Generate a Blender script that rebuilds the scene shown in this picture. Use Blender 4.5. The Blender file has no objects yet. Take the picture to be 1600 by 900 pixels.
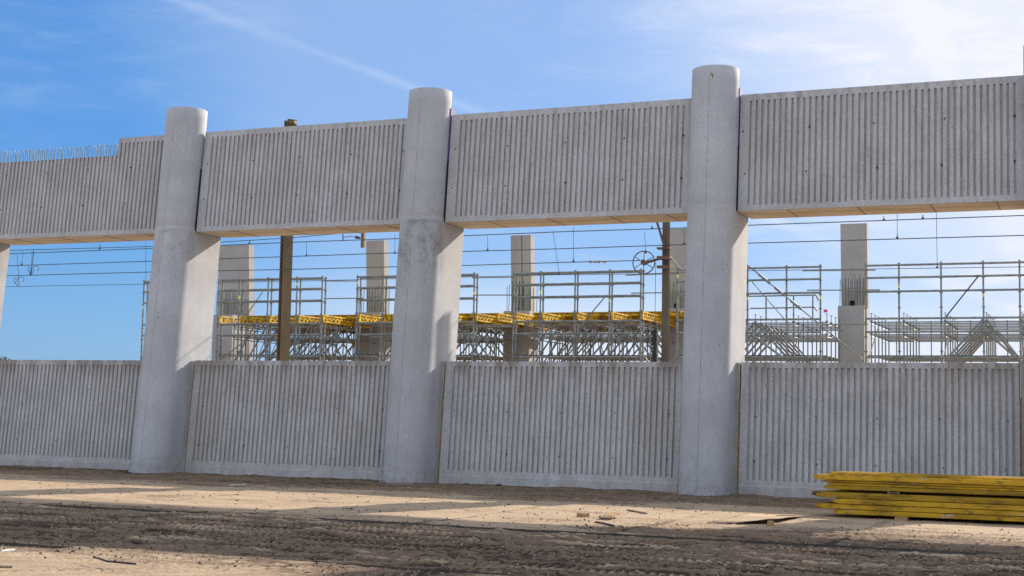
import bpy, bmesh, math, random
import numpy as np
from mathutils import Matrix, Vector
random.seed(7)
rng = np.random.default_rng(7)
scene = bpy.context.scene
C = scene.collection

# ---------------------------------------------------------------- camera
# world: X along the wall (to the right), Y away from the camera through the wall, Z up
F = 2222.0; EYE = 1.6
_Z = np.array([457, -25360, 2222.]); _Z /= np.linalg.norm(_Z)
_X = np.array([5380, -98, -F]); _X -= _Z * (_X @ _Z); _X /= np.linalg.norm(_X)
_Y = np.cross(_Z, _X)
M = np.array([_X, _Y, _Z])
cam_d = bpy.data.cameras.new('camera'); cam = bpy.data.objects.new('camera', cam_d); C.objects.link(cam)
cam_d.sensor_width = 36; cam_d.lens = 36 * F / 1600; cam_d.clip_start = .1; cam_d.clip_end = 6000
r, u, b = M @ [1, 0, 0], M @ [0, -1, 0], M @ [0, 0, -1]
cam.matrix_world = Matrix(((r[0], u[0], b[0], 0), (r[1], u[1], b[1], 0), (r[2], u[2], b[2], EYE), (0, 0, 0, 1)))
scene.camera = cam

def ray(px, py): return M @ np.array([px - 800, py - 450, F])
def on_z(px, py, z):
    d = ray(px, py); t = (z - EYE) / d[2]; return d * t + [0, 0, EYE]
def on_y(px, py, y):
    d = ray(px, py); t = y / d[1]; return d * t + [0, 0, EYE]

# ---------------------------------------------------------------- sun, sky, exposure
SUN = Vector((.335, 1, .515)).normalized()
sun_el = math.asin(SUN.z); sun_az = math.atan2(SUN.x, SUN.y)
sl = bpy.data.lights.new('sun', 'SUN'); sl.energy = 5.0; sl.angle = math.radians(.55); sl.color = (1, .88, .72)
so = bpy.data.objects.new('sun', sl); C.objects.link(so)
so.rotation_euler = SUN.to_track_quat('Z', 'Y').to_euler()

def N(nt, t, loc=None, **kw):
    n = nt.nodes.new(t)
    for k, v in kw.items():
        if k.startswith('i_'):
            n.inputs[k[2:].replace('_', ' ')].default_value = v
        else: setattr(n, k, v)
    return n
def math_n(nt, op, a, b_=None, c=None, clamp=False):
    n = nt.nodes.new('ShaderNodeMath'); n.operation = op; n.use_clamp = clamp
    for i, v in enumerate((a, b_, c)):
        if v is None: continue
        if isinstance(v, (int, float)): n.inputs[i].default_value = v
        else: nt.links.new(v, n.inputs[i])
    return n.outputs[0]
def mapr(nt, v, a, b_, lo=0., hi=1., smooth=True):
    n = nt.nodes.new('ShaderNodeMapRange'); n.interpolation_type = 'SMOOTHSTEP' if smooth else 'LINEAR'
    n.inputs['From Min'].default_value = a; n.inputs['From Max'].default_value = b_
    n.inputs['To Min'].default_value = lo; n.inputs['To Max'].default_value = hi
    nt.links.new(v, n.inputs['Value']); return n.outputs['Result']
def mixc(nt, f, a, b_, mode='MIX'):
    n = nt.nodes.new('ShaderNodeMix'); n.data_type = 'RGBA'; n.blend_type = mode
    for s, v in ((n.inputs[0], f), (n.inputs[6], a), (n.inputs[7], b_)):
        if isinstance(v, (int, float)): s.default_value = v
        elif isinstance(v, tuple): s.default_value = v if len(v) == 4 else (*v, 1)
        else: nt.links.new(v, s)
    return n.outputs[2]
def noise(nt, vec, scale, detail=4, rough=.55, dist=0.):
    n = nt.nodes.new('ShaderNodeTexNoise'); n.inputs['Scale'].default_value = scale
    n.inputs['Detail'].default_value = detail; n.inputs['Roughness'].default_value = rough
    n.inputs['Distortion'].default_value = dist
    nt.links.new(vec, n.inputs['Vector']); return n.outputs['Fac']
def mapping(nt, vec, scale=(1, 1, 1), rot=(0, 0, 0), loc=(0, 0, 0)):
    n = nt.nodes.new('ShaderNodeMapping'); n.inputs['Scale'].default_value = scale
    n.inputs['Rotation'].default_value = rot; n.inputs['Location'].default_value = loc
    nt.links.new(vec, n.inputs['Vector']); return n.outputs['Vector']
def dotn(nt, vec, v):
    n = nt.nodes.new('ShaderNodeVectorMath'); n.operation = 'DOT_PRODUCT'
    nt.links.new(vec, n.inputs[0]); n.inputs[1].default_value = v; return n.outputs['Value']

w = bpy.data.worlds.new('World'); scene.world = w; w.use_nodes = True
nt = w.node_tree; nt.nodes.clear()
sky = N(nt, 'ShaderNodeTexSky', sky_type='NISHITA', sun_disc=False, sun_elevation=sun_el, sun_rotation=sun_az,
        air_density=1.0, dust_density=.6, ozone_density=2.0)
tc = N(nt, 'ShaderNodeTexCoord'); vec = tc.outputs['Generated']
sep = N(nt, 'ShaderNodeSeparateXYZ'); nt.links.new(vec, sep.inputs[0])
# the photograph's sky is a clean saturated blue; tint the physical sky a little
gm = N(nt, 'ShaderNodeGamma'); gm.inputs['Gamma'].default_value = .5; nt.links.new(sky.outputs[0], gm.inputs['Color'])
col = mixc(nt, 1.0, gm.outputs[0], (.275, .655, 1.25), 'MULTIPLY')
# cirrus: fine streaked veil, denser towards the sun's side of the sky
tosun = dotn(nt, vec, SUN)
v1 = mapping(nt, vec, (1.2, 1.2, 4.2), (.35, .5, .2))
c1 = noise(nt, v1, 3.2, 8, .62, .7)
v2 = mapping(nt, vec, (3.0, 3.0, 15.), (.2, .75, .4))
c2 = noise(nt, v2, 5.0, 7, .66, .9)
cir = math_n(nt, 'MULTIPLY', mapr(nt, c1, .38, .72), mapr(nt, c2, .25, .8))
near_sun = mapr(nt, tosun, .74, .93)
cir = math_n(nt, 'MULTIPLY', cir, math_n(nt, 'ADD', math_n(nt, 'MULTIPLY', near_sun, .8), .2))
veil = math_n(nt, 'ADD', mapr(nt, tosun, .56, .67, 0, .24), mapr(nt, tosun, .78, .93, 0, .66))
def streak(p, q, width, gain, seed):
    a, b_ = Vector(ray(*p)).normalized(), Vector(ray(*q)).normalized()
    n = a.cross(b_).normalized()
    d = math_n(nt, 'ABSOLUTE', dotn(nt, vec, n))
    wob = noise(nt, mapping(nt, vec, (1, 1, 1), (0, 0, 0), (seed, 0, 0)), 14, 5)
    d = math_n(nt, 'ADD', d, math_n(nt, 'MULTIPLY', math_n(nt, 'SUBTRACT', wob, .5), width * 1.2))
    s = mapr(nt, d, width, 0., 0, gain)
    brk = noise(nt, mapping(nt, vec, (1, 1, 1), (0, 0, 0), (0, seed, 0)), 7, 4)
    s = math_n(nt, 'MULTIPLY', s, mapr(nt, brk, .3, .62))
    front = mapr(nt, dotn(nt, vec, (a + b_).normalized()), .8, .97)
    return math_n(nt, 'MULTIPLY', s, front)
s1 = streak((275, 0), (730, 168), .0058, .16, 3.1)
s2 = streak((1425, 0), (1490, 150), .016, .2, 8.3)
hz = mapr(nt, sep.outputs['Z'], .16, -.01, 0, 1)
hz = math_n(nt, 'MULTIPLY', hz, mapr(nt, tosun, .5, .9, .22, 1.0))
tot = math_n(nt, 'ADD', math_n(nt, 'ADD', math_n(nt, 'MULTIPLY', cir, .75), veil), math_n(nt, 'ADD', s1, s2), clamp=True)
# white veil added over unseen dome to brighten the shade; blue gap in view
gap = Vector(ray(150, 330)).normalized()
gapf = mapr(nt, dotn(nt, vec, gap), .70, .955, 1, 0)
fill_veil = math_n(nt, 'MULTIPLY', mapr(nt, noise(nt, mapping(nt, vec, (1, 1, 1.6), (.2, .1, 0)), 2.1, 6, .6, .5), .2, .6, .72, 1.0), gapf)
tot = math_n(nt, 'MAXIMUM', tot, math_n(nt, 'MULTIPLY', fill_veil, .97))
tot = math_n(nt, 'MAXIMUM', tot, math_n(nt, 'MULTIPLY', hz, .8))
low_haze = math_n(nt, 'MULTIPLY', mapr(nt, sep.outputs['Z'], .145, .035), mapr(nt, tosun, .50, .72))
tot = math_n(nt, 'MAXIMUM', tot, math_n(nt, 'MULTIPLY', low_haze, .92))
# cloud / haze luminance stays nearly even over the dome, unseen part included
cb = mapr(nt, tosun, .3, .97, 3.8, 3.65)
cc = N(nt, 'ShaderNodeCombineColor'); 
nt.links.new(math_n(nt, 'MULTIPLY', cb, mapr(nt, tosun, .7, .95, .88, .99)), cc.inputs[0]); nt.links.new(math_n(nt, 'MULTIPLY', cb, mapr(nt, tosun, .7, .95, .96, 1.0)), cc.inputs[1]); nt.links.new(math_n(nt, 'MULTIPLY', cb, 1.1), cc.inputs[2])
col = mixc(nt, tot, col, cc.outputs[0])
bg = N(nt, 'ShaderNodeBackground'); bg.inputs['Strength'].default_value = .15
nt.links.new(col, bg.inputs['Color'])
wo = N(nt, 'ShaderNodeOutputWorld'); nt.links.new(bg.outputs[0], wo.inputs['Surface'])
scene.view_settings.view_transform = 'Standard'; scene.view_settings.look = 'None'
scene.view_settings.exposure = 0.77; scene.view_settings.gamma = 1.0
scene.view_settings.use_curve_mapping = False

# ---------------------------------------------------------------- materials
def new_mat(name, rough=.8, metal=0., spec=.3):
    m = bpy.data.materials.new(name); m.use_nodes = True
    nt = m.node_tree; bs = nt.nodes['Principled BSDF']
    bs.inputs['Roughness'].default_value = rough; bs.inputs['Metallic'].default_value = metal
    bs.inputs['Specular IOR Level'].default_value = spec
    return m, nt, bs
def bump(nt, bs, h, strength, dist):
    n = nt.nodes.new('ShaderNodeBump'); n.inputs['Strength'].default_value = strength
    n.inputs['Distance'].default_value = dist
    nt.links.new(h, n.inputs['Height']); nt.links.new(n.outputs[0], bs.inputs['Normal'])
def pos(nt): return nt.nodes.new('ShaderNodeNewGeometry').outputs['Position']
def objc(nt): return nt.nodes.new('ShaderNodeTexCoord').outputs['Object']

def concrete(name, base=(.48, .485, .51), warm=(.33, .29, .23), stain=.35, seam=False, dark_band=None, top_stain=None, streak_amt=.35, grain=1., splash=False, drips=0):
    m, nt, bs = new_mat(name, .88)
    P = pos(nt)
    col = mixc(nt, mapr(nt, noise(nt, P, .9, 6, .6), .35, .68), base, tuple(c * .84 for c in base))
    # vertical weather streaks
    vs = mapping(nt, P, (9, 9, .35))
    col = mixc(nt, math_n(nt, 'MULTIPLY', mapr(nt, noise(nt, vs, 1.0, 5, .65), .48, .75), streak_amt), col, tuple(c * .62 for c in base))
    # warm lime / rust tinge
    col = mixc(nt, math_n(nt, 'MULTIPLY', mapr(nt, noise(nt, mapping(nt, P, (1, 1, .5), loc=(7, 3, 1)), .8, 6, .65), .46, .74), stain), col, warm)
    oi = nt.nodes.new('ShaderNodeObjectInfo')
    col = mixc(nt, math_n(nt, 'MULTIPLY', oi.outputs['Random'], .14), col, tuple(c * .6 for c in warm))
    if drips:
        sw = nt.nodes.new('ShaderNodeSeparateXYZ'); nt.links.new(P, sw.inputs[0])
        k = math_n(nt, 'MULTIPLY', mapr(nt, sw.outputs['Z'], drips - 1.6, drips), mapr(nt, noise(nt, mapping(nt, P, (3.2, .1, .22)), 1.6, 5, .75), .46, .66))
        col = mixc(nt, math_n(nt, 'MULTIPLY', k, .5), col, (.20, .18, .155))
        ln = math_n(nt, 'ABSOLUTE', math_n(nt, 'SUBTRACT', math_n(nt, 'ADD', sw.outputs['Z'], math_n(nt, 'MULTIPLY', noise(nt, mapping(nt, P, (1, 0, 0)), .9, 3), .10)), drips - 1.72))
        k = math_n(nt, 'MULTIPLY', mapr(nt, ln, .022, .006), mapr(nt, noise(nt, mapping(nt, P, (1, 0, 0)), 1.1, 4), .45, .6))
        col = mixc(nt, math_n(nt, 'MULTIPLY', k, .35), col, (.25, .24, .23))
    # salt and pepper grain
    g = noise(nt, P, 17, 6, .82)
    col = mixc(nt, math_n(nt, 'MULTIPLY', mapr(nt, g, .53, .64), .45 * grain), col, tuple(c * .45 for c in base))
    col = mixc(nt, math_n(nt, 'MULTIPLY', mapr(nt, g, .46, .36), .36 * grain), col, tuple(min(1, c * 1.5) for c in base))
    # blow holes
    vo = nt.nodes.new('ShaderNodeTexVoronoi'); vo.inputs['Scale'].default_value = 6.5
    nt.links.new(P, vo.inputs['Vector'])
    hole = mapr(nt, vo.outputs['Distance'], .13, .07)
    hole = math_n(nt, 'MULTIPLY', hole, mapr(nt, noise(nt, P, 1.7, 3), .5, .62))
    col = mixc(nt, math_n(nt, 'MULTIPLY', hole, .75), col, (.07, .065, .06))
    if seam or dark_band or top_stain:
        O = objc(nt); sp = nt.nodes.new('ShaderNodeSeparateXYZ'); nt.links.new(O, sp.inputs[0])
    if seam:
        wv = math_n(nt, 'MULTIPLY', math_n(nt, 'SUBTRACT', noise(nt, mapping(nt, O, (0, 0, 1)), 5, 4), .5), .012)
        d = math_n(nt, 'ABSOLUTE', math_n(nt, 'ADD', sp.outputs['X'], wv))
        s = mapr(nt, d, .016, .005)
        s = math_n(nt, 'MULTIPLY', s, mapr(nt, noise(nt, mapping(nt, O, (0, 0, 1)), 3.0, 6, .8), .42, .6, .12, .6))
        col = mixc(nt, s, col, (.12, .10, .095))
    if dark_band:
        z0, z1, z2, amt = dark_band
        k = math_n(nt, 'MULTIPLY', mapr(nt, sp.outputs['Z'], z0, z1), mapr(nt, sp.outputs['Z'], z2 + .02, z2 - .02))
        k = math_n(nt, 'MULTIPLY', k, mapr(nt, sp.outputs['Y'], .9, .5))
        k = math_n(nt, 'MULTIPLY', k, mapr(nt, noise(nt, mapping(nt, O, (1, 1, .6)), 2.2, 4, .7), .36, .62))
        k = math_n(nt, 'MULTIPLY', k, mapr(nt, noise(nt, mapping(nt, O, (1, 1, .7)), 17, 5, .85), .38, .6, .25, 1))
        col = mixc(nt, math_n(nt, 'MULTIPLY', k, amt), col, (.15, .14, .14))
    if seam:
        pz = mapping(nt, P, (.25, .25, 1))
        col = mixc(nt, math_n(nt, 'MULTIPLY', mapr(nt, noise(nt, pz, 1.4, 5, .6), .42, .62), .28), col, tuple(c * .72 for c in base))
    if splash:
        k = mapr(nt, sp.outputs['Z'], .75, .0)
        k = math_n(nt, 'MULTIPLY', k, mapr(nt, noise(nt, P, 5, 6, .75), .4, .62))
        col = mixc(nt, math_n(nt, 'MULTIPLY', k, .55), col, (.24, .21, .18))
    if top_stain:
        z0, z1 = top_stain
        k = mapr(nt, sp.outputs['Z'], z0, z1)
        k = math_n(nt, 'MULTIPLY', k, mapr(nt, noise(nt, mapping(nt, P, (2.5, 1, .5)), 1.3, 5, .7), .38, .65))
        col = mixc(nt, math_n(nt, 'MULTIPLY', k, .75), col, (.19, .15, .11))
        k = mapr(nt, sp.outputs['Z'], .55, .05)
        k = math_n(nt, 'MULTIPLY', k, mapr(nt, noise(nt, mapping(nt, P, (1, 1, .8)), 3.1, 5, .7), .35, .65))
        col = mixc(nt, math_n(nt, 'MULTIPLY', k, .35), col, (.20, .175, .14))
    nt.links.new(col, bs.inputs['Base Color'])
    h = math_n(nt, 'ADD', noise(nt, P, 30, 5, .7), math_n(nt, 'MULTIPLY', hole, -.8))
    bump(nt, bs, h, .5, .006)
    return m

M_SHAFT = concrete('pier_concrete', (.47, .49, .535), stain=.12, seam=True, streak_amt=.22, grain=.7)
M_LOWERS = [concrete('lower_pier_concrete_%d' % k_, (.47, .49, .535), stain=.2, seam=True, dark_band=(4.3, 5.9, 6.32, (.3, .45, .95, .12, .2, .2)[k_]), streak_amt=.25, grain=.75, splash=True) for k_ in range(6)]
M_UPPANEL = concrete('beam_concrete', (.48, .485, .51), stain=.3, streak_amt=.6, grain=1.2, drips=8.9)
M_GROOVE = concrete('groove_concrete', (.44, .43, .42), (.31, .27, .21), stain=.6, streak_amt=.8, grain=1.3)
M_LOPANEL = concrete('wall_concrete', (.50, .50, .515), stain=.5, streak_amt=.65, top_stain=(2.35, 2.9), grain=1.2, drips=2.8)
M_OLD = concrete('weathered_concrete', (.41, .39, .36), (.27, .20, .12), stain=.8, streak_amt=.6, grain=1.4)
M_FAR = concrete('far_concrete', (.36, .365, .375), stain=.3, streak_amt=.3, grain=.7)
M_FARROUGH = concrete('rough_concrete', (.25, .245, .235), stain=.3, streak_amt=.3, grain=1.8)

def plain(name, col, rough=.6, metal=0., var=.25, scale=6., bmp=.0, col2=None, stretch=(1, 1, 1), lo=.35, hi=.7):
    m, nt, bs = new_mat(name, rough, metal)
    P = pos(nt)
    c2 = col2 or tuple(c * (1 - var) for c in col)
    n = noise(nt, mapping(nt, P, stretch), scale, 5, .65)
    nt.links.new(mixc(nt, mapr(nt, n, lo, hi), col, c2), bs.inputs['Base Color'])
    if bmp: bump(nt, bs, n, .5, bmp)
    return m
M_SOFFIT = plain('bounce_tinted_concrete', (.64, .56, .44), .85, 0, .35, 1.2, .002, (.47, .36, .23), (.5, 2.5, 1), .45, .75)  # pale warm ground bounce put into the colour, with browner board stains
M_GALV = plain('galvanised_steel', (.25, .28, .28), .5, .3, .45, 5)
M_GALV2 = plain('dull_scaffold_steel', (.27, .265, .25), .6, .25, .4, 7)
M_RUST = plain('rusty_steel', (.14, .10, .08), .8, .2, .4, 9)
M_REBAR = plain('reinforcing_steel', (.10, .13, .135), .7, .4, .3, 9)
M_LOOP = plain('grey_stirrup_steel', (.22, .27, .26), .6, .3, .4, 9)
M_DARK = plain('dark_steel', (.035, .035, .038), .6, .3, .3, 8)
M_HOLE = plain('hole_black', (.008, .008, .009), .9, 0, .2, 8)
M_JOINT = plain('joint_gap', (.02, .02, .022), .9, 0, .2, 8)
M_PURPLE = plain('purple_seal_foil', (.13, .09, .26), .6, 0, .3, 8)
M_YJOINT = plain('yellow_joint_foam', (.30, .20, .07), .9, 0, .5, 5, .01, (.12, .09, .06), (1, 1, 1), .3, .7)
M_MAST = plain('brown_painted_steel', (.155, .12, .075), .6, .1, .3, 2, 0, None, (1, 1, .3))
M_MAST2 = plain('dark_brown_painted_steel', (.095, .08, .06), .6, .1, .3, 2, 0, None, (1, 1, .3))
M_WOOD = plain('raw_timber', (.42, .27, .13), .8, 0, .4, 4, .003, None, (.3, 4, 4))
M_GREYWOOD = plain('grey_timber', (.20, .16, .12), .85, 0, .5, 5, .003, None, (.3, 4, 4))
M_WHITE = plain('white_scrap', (.7, .7, .72), .7, 0, .2, 6)
M_TAG = plain('yellow_sticker', (.75, .70, .05), .5, 0, .1, 8)
M_STONE = plain('stone', (.09, .085, .08), .9, 0, .4, 12, .004)
M_MORTAR = plain('mortar_crumbs', (.50, .51, .53), .9, 0, .5, 9, .01)
M_PINK = plain('pink_cap', (.7, .1, .3), .5)
M_LEAF = plain('leaf_green', (.07, .10, .05), .8, 0, .4, .3)
M_BARK = plain('bark', (.10, .08, .06), .9, 0, .3, 1)

def yellow_beam_mat(name, base, grime):
    m, nt, bs = new_mat(name, .5, 0, .3)
    P = pos(nt)
    n1 = noise(nt, mapping(nt, P, (.5, 3, 5), loc=(2, 0, 0)), 2.2, 6, .7)
    col = mixc(nt, mapr(nt, n1, .42, .66), base, tuple(c * .5 for c in base))
    n2 = noise(nt, mapping(nt, P, (1.6, 3, 4)), 2.6, 6, .75)
    col = mixc(nt, math_n(nt, 'MULTIPLY', mapr(nt, n2, .49, .68), grime), col, (.06, .045, .02))
    n3 = noise(nt, mapping(nt, P, (1.6, 2, 4), loc=(4.1, 0, 2)), 1.15, 6, .7)
    col = mixc(nt, math_n(nt, 'MULTIPLY', mapr(nt, n3, .60, .68), .6), col, (.46, .45, .44))
    n4 = noise(nt, P, 28, 3, .7)
    col = mixc(nt, math_n(nt, 'MULTIPLY', mapr(nt, n4, .6, .72), .7), col, (.05, .035, .015))
    nt.links.new(col, bs.inputs['Base Color'])
    bump(nt, bs, math_n(nt, 'ADD', n2, n4), .4, .004)
    return m
M_YEL = yellow_beam_mat('yellow_lacquered_timber', (.58, .335, .012), .75)
M_YEL2 = yellow_beam_mat('worn_yellow_timber', (.38, .225, .010), .8)
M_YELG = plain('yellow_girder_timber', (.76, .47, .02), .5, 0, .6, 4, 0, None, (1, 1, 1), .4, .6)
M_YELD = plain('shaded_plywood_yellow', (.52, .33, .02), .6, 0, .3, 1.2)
M_HALL = plain('soffit_plywood', (.40, .28, .12), .7, 0, .3, 1.2)

def ground_mat():
    m, nt, bs = new_mat('trampled_sand', .92, 0, .15)
    P = pos(nt)
    at = nt.nodes.new('ShaderNodeAttribute'); at.attribute_name = 'mud'; K = at.outputs['Fac']
    sand, sand2, mud, mud2 = (.52, .39, .27), (.42, .31, .215), (.215, .152, .106), (.060, .041, .029)
    col = mixc(nt, mapr(nt, noise(nt, mapping(nt, P, (.6, 1.6, 1)), 1.3, 6, .65), .35, .65), sand, sand2)
    fine = noise(nt, mapping(nt, P, (1, .32, 1)), 15, 5, .8)
    mid = noise(nt, mapping(nt, P, (.35, .9, 1), loc=(5, 2, 0)), 4.5, 7, .78)
    kk = math_n(nt, 'ADD', K, math_n(nt, 'ADD', math_n(nt, 'MULTIPLY', math_n(nt, 'SUBTRACT', fine, .5), 1.1), math_n(nt, 'MULTIPLY', math_n(nt, 'SUBTRACT', mid, .5), 1.3)))
    col = mixc(nt, mapr(nt, kk, .10, .62), col, mud)
    col = mixc(nt, mapr(nt, kk, .80, 1.25), col, mud2)
    g = noise(nt, mapping(nt, P, (1, .4, 1), loc=(1, 7, 0)), 22, 4, .85)
    inm = mapr(nt, K, .0, .5, .3, 1.)
    col = mixc(nt, math_n(nt, 'MULTIPLY', mapr(nt, g, .57, .66), math_n(nt, 'MULTIPLY', inm, .8)), col, mud2)
    col = mixc(nt, math_n(nt, 'MULTIPLY', mapr(nt, g, .41, .33), .55), col, (.38, .305, .23))
    nt.links.new(col, bs.inputs['Base Color'])
    h = math_n(nt, 'ADD', noise(nt, P, 9, 8, .75), math_n(nt, 'MULTIPLY', g, .5))
    bump(nt, bs, h, 1.0, .06)
    return m
M_GROUND = ground_mat()
M_PLATE = plain('plate_steel_edge', (.07, .06, .052), .8, .2, .4, 5)

# ---------------------------------------------------------------- object helpers
def tag(o, label=None, cat=None, group=None, kind=None):
    if label: o['label'] = label
    if cat: o['category'] = cat
    if group: o['group'] = group
    if kind: o['kind'] = kind
    return o
def empty(name, loc=(0, 0, 0), label=None, cat=None, group=None):
    o = bpy.data.objects.new(name, None); C.objects.link(o); o.location = loc; o.empty_display_size = .2
    return tag(o, label, cat, group)
class MB:
    def __init__(s): s.v = []; s.f = []; s.smooth = []; s.groove = []
    def add(s, vs, fs, smooth=False):
        n = len(s.v); s.v += [tuple(map(float, p)) for p in vs]; s.f += [tuple(i + n for i in f) for f in fs]
        s.smooth += [smooth] * len(fs)
    def box(s, lo, hi):
        x0, y0, z0 = lo; x1, y1, z1 = hi
        s.add([(x0, y0, z0), (x1, y0, z0), (x1, y1, z0), (x0, y1, z0), (x0, y0, z1), (x1, y0, z1), (x1, y1, z1), (x0, y1, z1)],
              [(3, 2, 1, 0), (4, 5, 6, 7), (0, 1, 5, 4), (1, 2, 6, 5), (2, 3, 7, 6), (3, 0, 4, 7)])
    def tube(s, pts, rad, seg=8, cap=True):
        pts = [Vector(p) for p in pts]; rads = rad if isinstance(rad, (list, tuple)) else [rad] * len(pts)
        rings = []; ref = None
        for i, p in enumerate(pts):
            d = (pts[min(i + 1, len(pts) - 1)] - pts[max(i - 1, 0)]).normalized()
            if ref is None:
                ref = Vector((0, 0, 1)) if abs(d.z) < .9 else Vector((1, 0, 0))
            a = d.cross(ref).normalized(); ref2 = a.cross(d).normalized(); ref = ref2
            rings.append([p + (a * math.cos(t) + ref2 * math.sin(t)) * rads[i] for t in [2 * math.pi * k / seg for k in range(seg)]])
        vs = [q for rr in rings for q in rr]; fs = []
        for i in range(len(pts) - 1):
            for k in range(seg):
                a = i * seg + k; b_ = i * seg + (k + 1) % seg
                fs.append((a, b_, b_ + seg, a + seg))
        s.add(vs, fs, True)
        if cap:
            s.add([q for q in rings[0]], [tuple(range(seg))[::-1]]); s.add([q for q in rings[-1]], [tuple(range(seg))])
    def build(s, name, mat, parent=None, loc=None):
        me = bpy.data.meshes.new(name); me.from_pydata(s.v, [], s.f); me.materials.append(mat)
        me.polygons.foreach_set('use_smooth', s.smooth)
        if s.groove:
            me.materials.append(M_GROOVE)
            for i in s.groove: me.polygons[i].material_index = 1
        me.update()
        o = bpy.data.objects.new(name, me); C.objects.link(o)
        if parent: o.parent = parent
        if loc is not None: o.location = loc
        return o
def shift(mb, off):
    mb.v = [(a - off[0], b_ - off[1], c - off[2]) for a, b_, c in mb.v]; return mb
def part(mb, name, mat, parent):
    """mb is in world coordinates; parent is an unrotated empty"""
    return shift(mb, parent.location).build(name, mat, parent)
def top(mb, name, mat, base, label, cat, group=None):
    o = shift(mb, base).build(name, mat, None, base); return tag(o, label, cat, group)
def inst(mesh_obj, parent, loc, rot=None):
    o = mesh_obj.copy(); C.objects.link(o); o.parent = parent; o.location = loc
    if rot: o.rotation_euler = rot
    return o

GZ = -.11; T = math.tan(math.radians(5.4)); YA = 30.5      # ground, lean of the wall, axis of the piers at z = 0
AX = [-29.79, -22.55, -15.31, -8.055, -.87, 6.37]
R = .54
ORD = ['at the left edge of the photo', 'leftmost whole one', 'second whole one from the left', 'third whole one from the left', 'cut by the right edge of the photo']

# ---------------------------------------------------------------- height field for sand, plates and tyre tracks
def vnoise(x, y, seed):
    xi = np.floor(x).astype(np.int64); yi = np.floor(y).astype(np.int64)
    fx = x - xi; fy = y - yi; fx = fx * fx * (3 - 2 * fx); fy = fy * fy * (3 - 2 * fy)
    def h(a, b_):
        n = (a * 374761393 + b_ * 668265263 + seed * 1274126177) & 0xffffffff
        n = ((n ^ (n >> 13)) * 1274126177) & 0xffffffff
        return ((n ^ (n >> 16)) & 0xffff) / 65535.
    return (h(xi, yi) * (1 - fx) + h(xi + 1, yi) * fx) * (1 - fy) + (h(xi, yi + 1) * (1 - fx) + h(xi + 1, yi + 1) * fx) * fy
def fbm(x, y, seed, octv=4, g=.5):
    s = 0; a = 1; t = 0
    for i in range(octv):
        s = s + a * vnoise(x * 2 ** i + 17.3 * i, y * 2 ** i - 9.1 * i, seed + i); t += a; a *= g
    return s / t - .5
def sstep(a, b_, v):
    t = np.clip((v - a) / (b_ - a), 0, 1); return t * t * (3 - 2 * t)
TRACKS = [  # x, y of one point, slope dy/dx, half width, chevron?, depth, x range
    (-9.0, 13.0, .9, .24, 0, .020, -12, -6), (-8.1, 12.6, .8, .24, 0, .020, -12, -5.5), (-9.8, 13.2, .35, .25, 1, .018, -14, -6.5),
    (-16, 25.8, .05, .25, 1, .012, -24, -8), (-10, 26.9, -.04, .25, 1, .012, -16, 0), (-15, 21.5, .03, .25, 1, .006, -22, -9)]
_tr = random.Random(5)
for _k in range(22):
    _x = _tr.uniform(-14, -1); _l = _tr.uniform(3, 8)
    TRACKS.append((_x, _tr.uniform(14.2, 19.0), _tr.uniform(-.13, .13), _tr.choice((.2, .26, .32)), _k % 3 != 0, _tr.uniform(.018, .034), _x - _l, _x + _l))
for _k in range(6):
    _x = _tr.uniform(-5, 0); TRACKS.append((_x, _tr.uniform(19.3, 22.5), _tr.uniform(-.2, .1), .25, 1, .018, _x - 4, _x + 5))
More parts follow.
